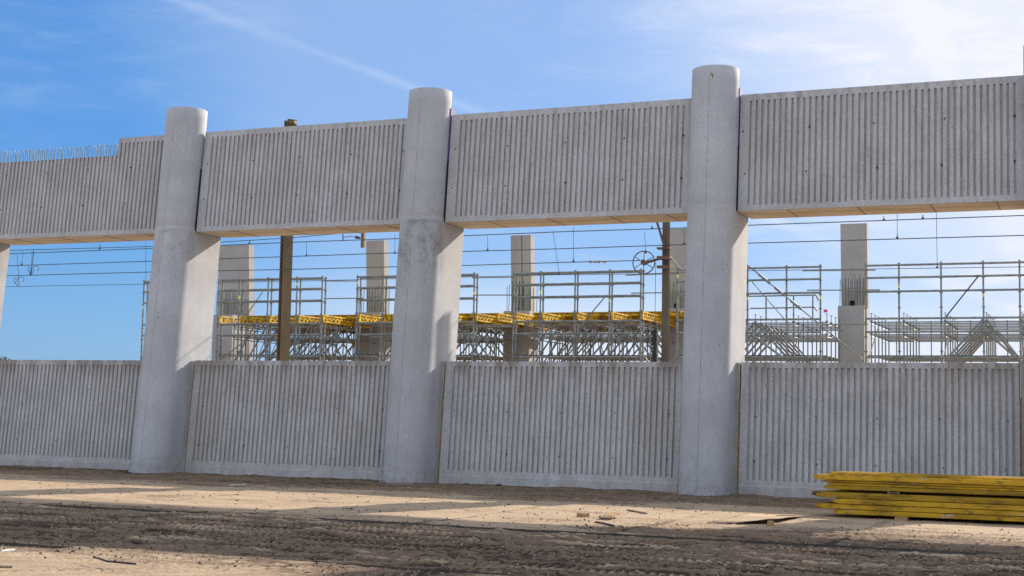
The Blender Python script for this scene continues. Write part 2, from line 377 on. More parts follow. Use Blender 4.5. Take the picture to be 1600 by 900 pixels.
def height(x, y, full=False):
    x = np.asarray(x, float); y = np.asarray(y, float)
    h = .035 * fbm(x * .35, y * .35, 1, 3) + .020 * fbm(x * 1.3, y * 2.2, 5, 4)
    churn = sstep(20.3, 18.6, y) * sstep(12.8, 14.6, y + .25 * (x + 9) * (x > -9)) 
    churn = np.maximum(churn, .45 * sstep(25, 27, y))
    churn = np.maximum(churn, sstep(-7.5, -4.5, x) * sstep(22.5, 19, y))
    h = h + (.012 + .060 * churn) * fbm(x * .5, y * 4.2, 11, 4, .6)
    h = h + (.010 + .040 * churn) * fbm(x * 3.5, y * 5, 21, 3, .6) + (.006 + .055 * churn) * fbm(x * 11, y * 9, 25, 2, .7)
    h = h + .03 * churn * np.maximum(fbm(x * 2.1, y * 3.3, 31, 3) - .12, 0) * 2
    k = .95 * sstep(20.2, 18.4, y + 1.6 * fbm(x * .25, y * .5, 91, 3)) * sstep(12.9, 14.9, y + 1.8 * fbm(x * .3, y * .4, 93, 3) + .22 * (x + 9) * (x > -9))
    k = np.maximum(k, .75 * sstep(25.6, 28.6, y + 3 * fbm(x * .3, y * .6, 95, 3)))
    k = np.maximum(k, .8 * sstep(-8, -4.5, x + 2 * fbm(x * .4, y * .4, 97, 3)) * sstep(23, 20, y))
    z_ = k.copy()
    patch = sstep(-.20, .02, fbm(x * .7, y * .8, 41, 3))
    for (tx, ty, sl_, hw, chev, dep, xa, xb) in TRACKS:
        near_ = (np.abs(y - ty - sl_ * (x - tx)) < hw + .45) & (x > xa) & (x < xb)
        if not near_.any(): continue
        xx, yy, hh, kk, pp, zz_ = x[near_], y[near_], h[near_], k[near_], patch[near_], z_[near_]
        cy = ty + sl_ * (xx - tx) + .12 * np.sin(xx * .55 + tx)
        d = (yy - cy)
        ends = sstep(xa, xa + 1.5, xx) * sstep(xb, xb - 1.5, xx)
        m = sstep(hw, hw * .82, np.abs(d)) * ends * pp
        ph = (xx + (np.abs(d) * .9 if chev else d * .2)) * 2 * np.pi / (.115 if hw > .22 else .095)
        tr = sstep(-.3, .4, np.sin(ph))
        rim = np.exp(-((np.abs(d) - hw * 1.12) / .045) ** 2) * ends
        h[near_] = hh * (1 - .6 * m) + m * (-.4 * dep + dep * .75 * tr) + rim * dep * .7
        k[near_] = kk + m * (.30 - .48 * tr + .5 * fbm(xx * 3, yy * 3, 53, 3)) * (.25 + .75 * zz_) - rim * .30 * zz_
    k = k - z_ * (2.6 * np.maximum(fbm(x * .35, y * 3.0, 45, 4, .6) - .02, 0)) + z_ * 1.0 * fbm(x * 1.6, y * 6, 47, 4, .75) + .20 * z_
    k = k + .55 * np.maximum(fbm(x * .8, y * 2.2, 49, 4, .6) - .07, 0) * 2
    k = k - 5 * z_ * np.clip(h, -.05, .05)
    jx = (x - (-24.45) + .3 * fbm(y * .7, y * 0, 57, 3)) / 3.02; jd = np.abs(jx - np.round(jx)) * 3.02     # crumbs along the joints of the wall-side plates
    jm = np.exp(-(jd / .07) ** 2) * (y > 19.2) * (y < 24.15) * sstep(-.08, .12, fbm(x * 1.1, y * 1.7, 59, 3))
    h = h + .022 * jm * (.4 + 2 * np.abs(fbm(x * 14, y * 10, 61, 2))); k = k + .45 * jm
    sand_flecks = (1 - z_) * np.maximum(fbm(x * .5, y * 1.6, 63, 5, .7) - .04, 0)  # darker flecks and small relief on the clean sand
    k = k + 1.6 * sand_flecks; h = h + .05 * sand_flecks * fbm(x * 9, y * 9, 65, 2)
    e_ = np.minimum(np.minimum(np.abs(y - 19.2), np.abs(y - 13.96)), np.abs(y - 24.17))
    h = h * (.3 + .7 * sstep(.02, .38, e_))
    for yb, s_ in ((19.2, 71), (13.96, 83)):      # sand drifted against the plate edges
        m = sstep(.0, .15, fbm(x * .22, x * 0 + 3.3, s_, 4))
        dr = m * np.exp(-np.maximum(yb - y, 0) / .30) * (y < yb)
        h = h + .042 * dr; k = k - .6 * dr * z_
    return (h, k) if full else h
def sheet(name, x0, x1, y0, y1, rx, ry, zfun, mat, skirt=None):
    nx = max(2, int((x1 - x0) / rx) + 1); ny = max(2, int((y1 - y0) / ry) + 1)
    X, Y = np.meshgrid(np.linspace(x0, x1, nx), np.linspace(y0, y1, ny))
    Z = zfun(X, Y)
    co = np.stack([X, Y, Z], -1).reshape(-1, 3)
    i = np.arange(nx * ny).reshape(ny, nx)
    q = np.stack([i[:-1, :-1], i[:-1, 1:], i[1:, 1:], i[1:, :-1]], -1).reshape(-1, 4)
    mi = np.zeros(len(q), np.int32)
    if skirt:
        ring = np.concatenate([i[0, :], i[1:, -1], i[-1, -2::-1], i[-2:0:-1, 0]])
        lo = co[ring].copy(); lo[:, 2] -= skirt
        n0 = len(co); co = np.vstack([co, lo]); k = np.arange(len(ring)); k2 = (k + 1) % len(ring)
        qs = np.stack([n0 + k, n0 + k2, ring[k2], ring[k]], -1)
        q = np.vstack([q, qs]); mi = np.concatenate([mi, np.ones(len(qs), np.int32)])
    me = bpy.data.meshes.new(name); me.vertices.add(len(co)); me.vertices.foreach_set('co', co.ravel().astype(np.float32))
    me.loops.add(q.size); me.loops.foreach_set('vertex_index', q.ravel().astype(np.int32))
    me.polygons.add(len(q)); me.polygons.foreach_set('loop_start', np.arange(0, q.size, 4, dtype=np.int32))
    me.polygons.foreach_set('material_index', mi)
    me.polygons.foreach_set('use_smooth', np.ones(len(q), bool))
    me.materials.append(mat)
    if skirt: me.materials.append(M_PLATE)
    at = me.attributes.new('mud', 'FLOAT', 'POINT'); kv = np.zeros(len(co), np.float32)
    kv[:nx * ny] = height(X, Y, True)[1].ravel(); at.data.foreach_set('value', kv)
    me.update(calc_edges=True); me.validate()
    o = bpy.data.objects.new(name, me); C.objects.link(o)
    return o

# far terrain, behind the wall and all round
g = MB(); S_ = 2500
for (a, b_, c, d) in ((-S_, -46, -60, S_), (20, S_, -60, S_), (-46, 20, 33, S_), (-46, 20, -60, 6)):
    g.add([(a, c, GZ - .03), (b_, c, GZ - .03), (b_, d, GZ - .03), (a, d, GZ - .03)], [(0, 1, 2, 3)])
g.add([(-46, 6, GZ - .075), (20, 6, GZ - .075), (20, 24.6, GZ - .075), (-46, 24.6, GZ - .075)], [(0, 1, 2, 3)])
tag(g.build('terrain', M_GROUND), 'flat sandy construction site ground reaching the horizon', kind='structure')
near = sheet('ground', -34, 8, 24.15, 33, .035, .03,
             lambda x, y: GZ + height(x, y) * sstep(33, 31.5, y) - .03 * sstep(31.5, 33, y) + .03 * sstep(29.4, 30.6, y) * (.5 + fbm(x * 2, y * 2, 60, 4) * 2), M_GROUND)
tag(near, 'trampled sand strip along the foot of the concrete wall', kind='structure')

# road plates buried in sand, three rows
pl_rows = [('the row nearest the wall', 19.22, 24.15, 3.02, -24.45, 10, .045),
           ('the middle row', 13.98, 19.18, 3.4, -19.3, 7, .012),
           ('the row nearest the camera', 9.1, 13.94, 3.2, -15.0, 6, -.02)]
nth = ['first', 'second', 'third', 'fourth', 'fifth', 'sixth', 'seventh', 'eighth', 'ninth', 'tenth']
for ri, (rn, y0, y1, wd, xs, n, dz) in enumerate(pl_rows):
    for k in range(n):
        a = xs + k * wd; b_ = a + wd - .004
        ox, oy = 0, random.uniform(-.015, .015)
        tx, ty, oz = 0, 0, random.uniform(-.002, .002)
        cx_, cy_ = (a + b_) / 2, (y0 + y1) / 2
        def zf(x, y, tx=tx, ty=ty, oz=oz, cx_=cx_, cy_=cy_, dz=dz): return GZ + dz + oz + tx * (x - cx_) + ty * (y - cy_) + height(x, y)
        ry = .035
        o = sheet('road_plate', a, b_, y0 + oy, y1 + oy, .023 if ri else .03, ry, zf, M_GROUND, skirt=.06)
        if ri == 0: desc = 'sand covered road plate in the row nearest the wall'
        elif ri == 1: desc = 'churned muddy road plate in the middle row, full of tyre tracks'
        else: desc = 'sandy road plate in the row nearest the camera'
        tag(o, '%s, %s from the left' % (desc, nth[k]), 'road plate', 'road plates laid on the sand')

# ---------------------------------------------------------------- piers
def pier_section(cx, cy, back, n=28):
    """front half circle, flat flanks, flat back with small chamfer"""
    pts = []
    for k in range(n + 1):
        t = math.pi + math.pi * k / n
        pts.append((cx + R * math.cos(t), cy + R * math.sin(t)))
    ch = .03
    pts += [(cx + R, cy + back - ch), (cx + R - ch, cy + back), (cx - R + ch, cy + back), (cx - R, cy + back - ch)]
    return pts
ZJ = 6.32; ZT = 9.52
for i, ax in enumerate(AX):
    zt = ZT
    base = Vector((ax, YA + T * GZ, GZ))
    pr = empty('concrete_pier', base, {
        0: 'leaning concrete pier cut by the left edge of the photo, its sunlit flank showing',
        1: 'leaning round concrete pier at the end of the row of wire loops, leftmost whole pier',
        2: 'leaning round concrete pier with the darkest stain below its joint, between two openings',
        3: 'leaning round concrete pier nearest the yellow beam stack, rust spot near its top',
        4: 'concrete pier at the right edge of the photo, mostly cut off',
        5: 'concrete pier standing beyond the right edge of the photo'}[i], 'pier', 'round leaning concrete piers')
    # lower shaft
    mb = MB(); secs = []
    zs = list(np.linspace(GZ - .25, ZJ, 14))
    for z in zs:
        secs.append([(x, y, z) for x, y in pier_section(ax, YA + T * z, 1.32 + (z - 2.87) * .0)])
    n = len(secs[0]); vs = [p for s_ in secs for p in s_]; fs = []
    for j in range(len(zs) - 1):
        for k in range(n):
            a = j * n + k; b_ = j * n + (k + 1) % n; fs.append((a, b_, b_ + n, a + n))
    mb.add(vs, fs, True); mb.add(secs[-1], [tuple(range(n))]); mb.add(secs[0], [tuple(range(n))[::-1]])
    lo = part(mb, 'lower_shaft', M_LOWERS[i], pr)
    me = lo.data
    # sharp arrises at the back only
    for p in me.polygons:
        if abs(p.normal.y - 1) < .05: p.use_smooth = False
    md = lo.modifiers.new('es', 'EDGE_SPLIT'); md.split_angle = math.radians(35)
    # upper shaft (full cylinder, a hair slimmer), with rim bevel at the head
    mb = MB(); seg = 48; rings = []
    zl = [ZJ + .002, ZJ + .02] + list(np.linspace(ZJ + .3, zt - .3, 8)) + [zt - .012, zt]
    rl = [R - .012, R - .004] + [R - .004] * 8 + [R - .004, R - .018]
    for z, rr in zip(zl, rl):
        rings += [(ax + rr * math.cos(2 * math.pi * k / seg), YA + T * z + rr * math.sin(2 * math.pi * k / seg), z) for k in range(seg)]
    fs = [(j * seg + k, j * seg + (k + 1) % seg, (j + 1) * seg + (k + 1) % seg, (j + 1) * seg + k) for j in range(len(zl) - 1) for k in range(seg)]
    mb.add(rings, fs, True); mb.add(rings[-seg:], [tuple(range(seg))])
    part(mb, 'upper_shaft', M_SHAFT, pr)
    # seal in the gap between pier and beam to its right
    if i > 0:
        mb = MB(); 
        for (z0, z1, mat, nm, wd) in ((6.22, 7.72, M_JOINT, 'joint_gap', .035), (7.72, 9.08 if i > 1 else 7.9, M_PURPLE if i > 1 else M_JOINT, 'joint_seal', .016)):
            q = MB(); y = lambda z: YA + .10 + T * z
            xa = ax + R - .005; xb = ax + R + wd
            vs = [(xa, y(z0) - .02, z0), (xb, y(z0) - .02, z0), (xb, y(z1) - .02, z1), (xa, y(z1) - .02, z1)]
            vs += [(a, b_ + .25, c) for a, b_, c in vs]
            q.add(vs, [(0, 1, 2, 3), (7, 6, 5, 4), (0, 4, 5, 1), (1, 5, 6, 2), (2, 6, 7, 3), (3, 7, 4, 0)])
            part(q, nm, mat, pr)
    # crumbs of mortar round the foot
    q = MB()
    for k in range(46):
        t = math.pi + math.pi * random.uniform(.05, 1.0); rr = R + random.uniform(-.02, .06)
        c = Vector((ax + rr * math.cos(t), YA + rr * math.sin(t), GZ + random.uniform(.0, .05)))
        s_ = random.uniform(.015, .05)
        a, b_, d, e = [c + Vector((random.uniform(-1, 1), random.uniform(-1, 1), random.uniform(-.4, .8))) * s_ for _ in range(4)]
        q.add([a, b_, d, e], [(0, 1, 2), (0, 2, 3), (0, 3, 1), (1, 3, 2)])
    tag(part(q, 'mortar_crumbs', M_MORTAR, pr), kind='stuff')
    if i == 3:
        q = MB(); sx, sz = .06, 9.28
        for (dx, dz, s_) in ((0, 0, .035), (.01, -.05, .02), (-.02, .03, .02)):
            yy = YA + T * (sz + dz) - math.sqrt((R - .004) ** 2 - (sx + dx) ** 2) - .004
            q.add([(ax + sx + dx + s_ * math.cos(t) * .7, yy, sz + dz + s_ * math.sin(t)) for t in np.linspace(0, 2 * math.pi, 9)[:-1]], [tuple(range(8))])
        part(q, 'rust_spot', M_YJOINT, pr)

# ---------------------------------------------------------------- ribbed panels
PITCH = .1345
def ribbed(mb, xa, xb, z0, z1, gz0, gz1, dfun, back_y, ml, mr, step=None, depth=.044):
    """dfun(z) gives the y of the front face; grooves between gz0 and gz1; back_y(z) the rear face"""
    n = max(1, int((xb - mr - xa - ml) / PITCH)); x = xa + ml + ((xb - mr - xa - ml) - n * PITCH) / 2
    P = lambda xx, zz, dd=0.: (xx, dfun(zz) + dd, zz)
    def quad(a, b_, c, d): mb.add([a, b_, c, d], [(0, 1, 2, 3)])
    def gz(xx):   # top of grooves, may step down
        if step and xx < step[0]: return step[1]
        return gz1
    def zt(xx):
        if step and xx < step[0]: return step[1]
        return z1
    zs = lambda a, b_: [a, b_]
    xs = xa
    fs = [(xa, x, None)]
    for k in range(n):
        j = [random.uniform(-.003, .003) for _ in range(2)]
        fs.append((x + .079 + j[0], x + PITCH + j[1], 'g')); x += PITCH
    cur = xa
    for (a, b_, t) in fs:
        if t is None: continue
        zt0 = gz(a); zb = gz0 + random.uniform(-.012, .012); ztt = zt0 + (random.uniform(-.01, .004) if zt0 == gz1 else 0)
        open_top = step is not None and a < step[0]
        # flat land before this groove
        quad(P(cur, z0), P(a, z0), P(a, zt(a - .01)), P(cur, zt(a - .01)))
        s_ = .006; dp = depth
        a2, b2 = a + s_, b_ - s_
        quad(P(a, zb), P(a2, zb + .006, dp), P(a2, ztt - .006 * (not open_top), dp), P(a, ztt))
        mb.groove.append(len(mb.f))
        quad(P(a2, zb + .006, dp), P(b2, zb + .006, dp), P(b2, ztt - .006 * (not open_top), dp), P(a2, ztt - .006 * (not open_top), dp))
        quad(P(b2, zb + .006, dp), P(b_, zb), P(b_, ztt), P(b2, ztt - .006 * (not open_top), dp))
        quad(P(a, z0), P(b_, z0), P(b_, zb), P(a, zb)); quad(P(a, zb), P(b_, zb), P(b2, zb + .006, dp), P(a2, zb + .006, dp))
        if not open_top:
            quad(P(a, ztt), P(b_, ztt), P(b_, z1), P(a, z1)); quad(P(a2, ztt - .006, dp), P(b2, ztt - .006, dp), P(b_, ztt), P(a, ztt))
        cur = b_
    quad(P(cur, z0), P(xb, z0), P(xb, z1), P(cur, z1))
    # body behind
    B = lambda xx, zz: (xx, back_y(zz), zz)
    if step:
        sx, sz = step
        mb.add([P(xa, z0), P(xb, z0), B(xb, z0), B(xa, z0)], [(3, 2, 1, 0)])
        mb.add([P(xa, sz), P(sx, sz), B(sx, sz), B(xa, sz)], [(0, 1, 2, 3)])
        mb.add([P(sx, sz), P(sx, z1), B(sx, z1), B(sx, sz)], [(0, 1, 2, 3)])
        mb.add([P(sx, z1), P(xb, z1), B(xb, z1), B(sx, z1)], [(0, 1, 2, 3)])
        mb.add([B(xa, z0), B(xb, z0), B(xb, z1), B(sx, z1), B(sx, sz), B(xa, sz)], [(5, 4, 3, 2, 1, 0)])
    else:
        mb.add([P(xa, z0), P(xb, z0), B(xb, z0), B(xa, z0)], [(3, 2, 1, 0)])
        mb.add([P(xa, z1), P(xb, z1), B(xb, z1), B(xa, z1)], [(0, 1, 2, 3)])
        mb.add([B(xa, z0), B(xb, z0), B(xb, z1), B(xa, z1)], [(3, 2, 1, 0)])
    mb.add([P(xb, z0), P(xb, z1), B(xb, z1), B(xb, z0)], [(3, 2, 1, 0)])
    zz = step[1] if step else z1
    mb.add([P(xa, z0), P(xa, zz), B(xa, zz), B(xa, z0)], [(0, 1, 2, 3)])
def holes(parent, xs, zs, dfun, nm='anchor_hole', rad=.019, mat=None):
    proto = None
    for x in xs:
        for z in zs:
            zz = z + random.uniform(-.02, .02); xx = x + random.uniform(-.05, .05)
            loc = Vector((xx, dfun(zz) + .006, zz)) - parent.location
            if proto is None:
                q = MB(); q.tube([(0, -.010, 0), (0, .03, 0)], rad, 8); proto = q.build(nm, mat or M_HOLE, parent, loc)
            else: inst(proto, parent, loc)
# upper beams
fU = lambda z: YA + .10 + T * z
bU = lambda z: 32.52 + (z - 6.2) * T
bay_names = ['leftmost', 'second', 'third', 'rightmost']
for i in range(5):
    xa = AX[i] + R + .035; xb = AX[i + 1] - R + .05
    base = Vector(((xa + xb) / 2, fU(6.2), 6.2))
    bm_ = empty('concrete_beam', base, {
        0: 'ribbed concrete beam with a lowered step and wire loops on its top, leftmost beam',
        1: 'ribbed concrete beam over the opening with the brown mast, between the two leftmost whole piers',
        2: 'ribbed concrete beam over the opening with the pulley wheel, between the two tallest looking piers',
        3: 'ribbed concrete beam at the upper right, over the opening without yellow girders',
        4: 'ribbed concrete beam beyond the right edge of the photo'}[i], 'concrete beam', 'ribbed concrete beams between the piers')
    mb = MB()
    if i == 0: ribbed(mb, xa, xb, 6.2, 8.91, 6.33, 8.77, fU, bU, .1, .12, step=(-24.77, 8.42))
    else: ribbed(mb, xa, xb, 6.2, 8.91, 6.33, 8.76, fU, bU, .13, .2)
    part(mb, 'ribbed_body', M_UPPANEL, bm_)
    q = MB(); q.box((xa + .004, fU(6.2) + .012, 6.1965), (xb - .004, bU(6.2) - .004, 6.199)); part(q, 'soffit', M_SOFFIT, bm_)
    # soffit joints: narrow proud fins left by the formwork boards
    for k, fx in enumerate((.18, .43, .68, .9)):
        x = xa + (xb - xa) * fx; q = MB(); q.box((x, fU(6.2) + .03, 6.190), (x + .012, bU(6.2) - .03, 6.1955))
        part(q, 'formwork_fin', M_JOINT, bm_)
    q = MB(); q.box((xa + .02, fU(6.2) + .55, 6.192), (xb - .02, fU(6.2) + .562, 6.1955)); part(q, 'formwork_fin', M_OLD, bm_)
    xs = [xa + .12 + k * (xb - xa - .35) / 4 for k in range(5)] if i else [xa + .6 + k * 1.42 for k in range(5)]
    holes(bm_, xs, (7.05, 8.05), fU)
    if i == 0:   # stirrup loops standing on the lowered top
        y0 = fU(8.42)
        for k in range(30):
            x = -24.98 - k * .148 + random.uniform(-.02, .02); hgt = .37 + random.uniform(-.02, .02)
            q = MB(); pts = []
            dxy = random.uniform(-.015, .015)
            for t in [0, .5, .8]: pts.append((x - .012, y0 + .14, 8.41 + (hgt - .06) * t / .8))
            for a in np.linspace(0, math.pi, 7)[1:-1]:
                pts.append((x + dxy * math.sin(a), y0 + .14 + .04 * (1 - math.cos(a)), 8.41 + hgt - .06 + .06 * math.sin(a)))
            for t in [.8, .5, 0]: pts.append((x + .012, y0 + .22, 8.41 + (hgt - .06) * t / .8))
            q.tube(pts, .011, 6); part(q, 'stirrup_loop', M_LOOP, bm_)
# lower wall panels
fL = lambda z: YA + .45 + T * z
bL = lambda z: YA + .95 + T * z
for i in range(5):
    x0 = AX[i] + R; x1 = AX[i + 1] - R
    xa, xb = x0 + .13, x1 - .15
    base = Vector(((xa + xb) / 2, fL(0), GZ))
    wp = empty('wall_panel', base, {
        0: 'low ribbed concrete wall panel at the far left under the clear opening',
        1: 'low ribbed concrete wall panel behind the sunlit sand, between the two leftmost whole piers',
        2: 'low ribbed concrete wall panel with the timber offcuts lying in front of it',
        3: 'low ribbed concrete wall panel behind the stack of yellow beams',
        4: 'low ribbed concrete wall panel beyond the right edge of the photo'}[i], 'concrete wall', 'low ribbed concrete wall panels')
    mb = MB(); ribbed(mb, xa, xb, GZ - .2, 2.81, .21, 2.69, fL, bL, .08, .07, depth=.044)
    part(mb, 'ribbed_body', M_LOPANEL, wp)
    # proud plinth band with a ragged casting line
    q = MB(); z1 = .09
    q.add([(xa + .01, fL(GZ) - .022, GZ - .1), (xb - .01, fL(GZ) - .022, GZ - .1), (xb - .01, fL(z1) - .014, z1), (xa + .01, fL(z1) - .014, z1),
           (xa + .01, fL(z1) + .01, z1 + .02), (xb - .01, fL(z1) + .01, z1 + .02)], [(0, 1, 2, 3), (3, 2, 5, 4)])
    part(q, 'plinth', M_LOPANEL, wp)
    # stained strips beside the piers and the foam joints
    for (a, b_, off, mat, nm, lo_, hi_) in ((x0, xa - .03, .012, M_OLD, 'side_strip', GZ - .1, 2.80), (xb + .03, x1, .012, M_OLD, 'side_strip', GZ - .1, 2.80),
                                  (xa - .03, xa, -.006 if i > 1 else .03, M_YJOINT if i > 1 else M_OLD, 'joint_foam', GZ - .05, 2.0),
                                  (xb, xb + .03, -.006 if i > 1 else .03, M_YJOINT if i > 1 else M_JOINT, 'joint_foam', GZ - .05, 2.1)):
        q = MB()
        vs = [(a, fL(lo_) + off, lo_), (b_, fL(lo_) + off, lo_), (b_, fL(hi_) + off, hi_), (a, fL(hi_) + off, hi_)]
        vs += [(p, y + .3, z) for p, y, z in vs]
        q.add(vs, [(0, 1, 2, 3), (7, 6, 5, 4), (0, 4, 5, 1), (1, 5, 6, 2), (2, 6, 7, 3), (3, 7, 4, 0)])
        part(q, nm, mat, wp)
    xs = [xa + .35 + k * (xb - xa - .6) / 4 for k in range(5)]
    holes(wp, xs, (.62, 1.62), lambda z: fL(z) + .0, rad=.017, mat=M_STONE)
q = MB(); q.tube([(-16.10, fL(.1) - .03, .1), (-16.10, fL(.1) + .02, .1)], .055, 12)
top(q, 'drain_cap', M_HOLE, (-16.10, fL(.1), .1), 'small black round drain opening low beside the second whole pier', 'drain')

# ---------------------------------------------------------------- far row of piers (other side of the viaduct)
def prism(mb, x0, x1, y0, y1, z0, z1, lean, taper=0.):
    L = lambda z: lean * (z - z0)
    t = taper
    vs = [(x0, y0 + L(z0), z0), (x1, y0 + L(z0), z0), (x1, y1 + L(z0), z0), (x0, y1 + L(z0), z0),
          (x0 + t, y0 + L(z1), z1), (x1 - t, y0 + L(z1), z1), (x1 - t, y1 + L(z1), z1), (x0 + t, y1 + L(z1), z1)]
    mb.add(vs, [(3, 2, 1, 0), (4, 5, 6, 7), (0, 1, 5, 4), (1, 2, 6, 5), (2, 3, 7, 6), (3, 0, 4, 7)])
far = []
# (left px, right px at head, head py) of the tall slabs and (left px, right px, top py) of the low blocks before them
fars = [((341, 397, 384), (333, 384, 492), 'leftmost of the far piers, partly behind the leftmost whole pier'),
        ((572, 607, 376), (555, 612, 488), 'far pier standing left of the second whole pier'),
        ((798, 835, 368), (787, 842, 486), 'far pier with a crack line down its middle, seen in the third opening'),
        ((1043, 1078, 358), (1035, 1085, 482), 'far pier standing right behind the mast with the pulley wheel'),
        ((1313, 1357, 350), (1309, 1357, 478), 'far pier alone in the rightmost opening')]
for k, (tall, low, d) in enumerate(fars):
    a = on_y(tall[0], tall[2], 57.3); b_ = on_y(tall[1], tall[2], 57.3)
    dep = .45; xr = b_[0] - dep * a[0] / 57.3 * -1 if False else b_[0]
    xr = b_[0] - dep * abs(b_[0]) / 57.3
    e = empty('far_pier', (float((a[0] + xr) / 2), 57.3, GZ), 'grey concrete ' + d, 'pier', 'far row of concrete piers')
    q = MB(); h = float(a[2]); lean = -.07; y0 = 57.3 - lean * (h - GZ)
    prism(q, a[0] - .0, xr, y0, y0 + dep, GZ, h, lean, .0)
    part(q, 'tall_slab', M_FAR, e)
    c0 = on_y(low[0], low[2], 54.6); c1 = on_y(low[1], low[2], 54.6)
    dep = 1.05; x1 = c1[0] - dep * abs(c1[0]) / 54.6
    q = MB(); prism(q, c0[0], x1, 54.6, 54.6 + dep, GZ, float(c0[2]), 0, 0); part(q, 'low_block', M_FAR, e)
    # rough lower patch of the slab seen behind the bars
    zb = float(c0[2]); q = MB(); yy = y0 + lean * (zb - GZ)
    q.add([(a[0] + .12, yy - .012, zb), (xr - .05, yy - .012, zb), (xr - .05, yy - .012 + lean * .95, zb + .95), (a[0] + .12, yy - .012 + lean * .95, zb + .95)], [(0, 1, 2, 3)])
    part(q, 'rough_patch', M_FARROUGH, e)
    nb = 9; 
    for r_ in range(2):
        for j in range(nb):
            x = c0[0] + .06 + (x1 - c0[0] - .12) * j / (nb - 1) + random.uniform(-.03, .03)
            yb = 54.75 + r_ * .75
            q = MB(); q.tube([(x, yb, zb - .02), (x + random.uniform(-.02, .02), yb, zb + 1.1 + random.uniform(-.1, .08))], .014, 5)
            part(q, 'starter_bar', M_REBAR, e)
    if k == 2:
        for j in range(4):
            x = c0[0] - .02 - .0 + j * .17; 
            q = MB(); q.tube([(x + .3, 54.8, zb), (x + .3, 54.8, zb + 1.28)], .022, 6); part(q, 'starter_bar', M_REBAR, e)
        xm = (a[0] + xr) / 2 + .05; yt = y0 + lean * (h - GZ)
        q = MB(); q.add([(xm, yy - .02, zb), (xm + .03, yy - .02, zb), (xm + .01, yt - .01, h), (xm - .015, yt - .01, h)], [(0, 1, 2, 3)])
        part(q, 'seam', M_STONE, e)
    if k in (3, 4):
        q = MB(); q.box((x1 - .55, 54.62, zb + .0), (x1 - .38, 54.8, zb + .2)); part(q, 'black_cap', M_HOLE, e)

# ---------------------------------------------------------------- scaffold towers
SY = 50.0
ZR = [6.89, 6.46, 5.98]; ZL = [5.05, 4.59, 3.70]
def X50(px, py=500, y=SY): return float(on_y(px, py, y)[0])
def standard(parent, x, y, z0, z1, mat, tags=True, rr=.034):
    q = MB(); q.tube([(x, y, z0), (x, y, z1)], rr, 6)
    for z in np.arange(z1 - .06, z0, -.5):     # rosettes
        if z > 3.2: q.tube([(x, y, z - .022), (x, y, z + .022)], .058, 6)
    return part(q, 'standard', mat, parent)
def ledger(parent, p, q_, mat, rr=.024, nm='ledger'):
    m = MB(); m.tube([p, q_], rr, 6); return part(m, nm, mat, parent)
towers = [([223, 262, 300], 0, 'narrow scaffold end standing left of the leftmost whole pier'),
          ([340, 372.5, 417.5, 462.6, 502], 1, 'scaffold tower with yellow girders around the brown mast'),
          ([557, 597, 640, 690, 740], 1, 'scaffold tower with yellow girders passing behind the second whole pier'),
          ([802, 844, 898, 952, 1001], 1, 'scaffold tower with yellow girders left of the pulley wheel'),
          ([1058, 1110, 1168, 1229, 1282], 0, 'scaffold tower with a long slanting telescopic brace, right of the third whole pier'),
          ([1353, 1405, 1471, 1537, 1594, 1655], 0, 'widest scaffold tower, at the right edge, without yellow girders')]
tw = []
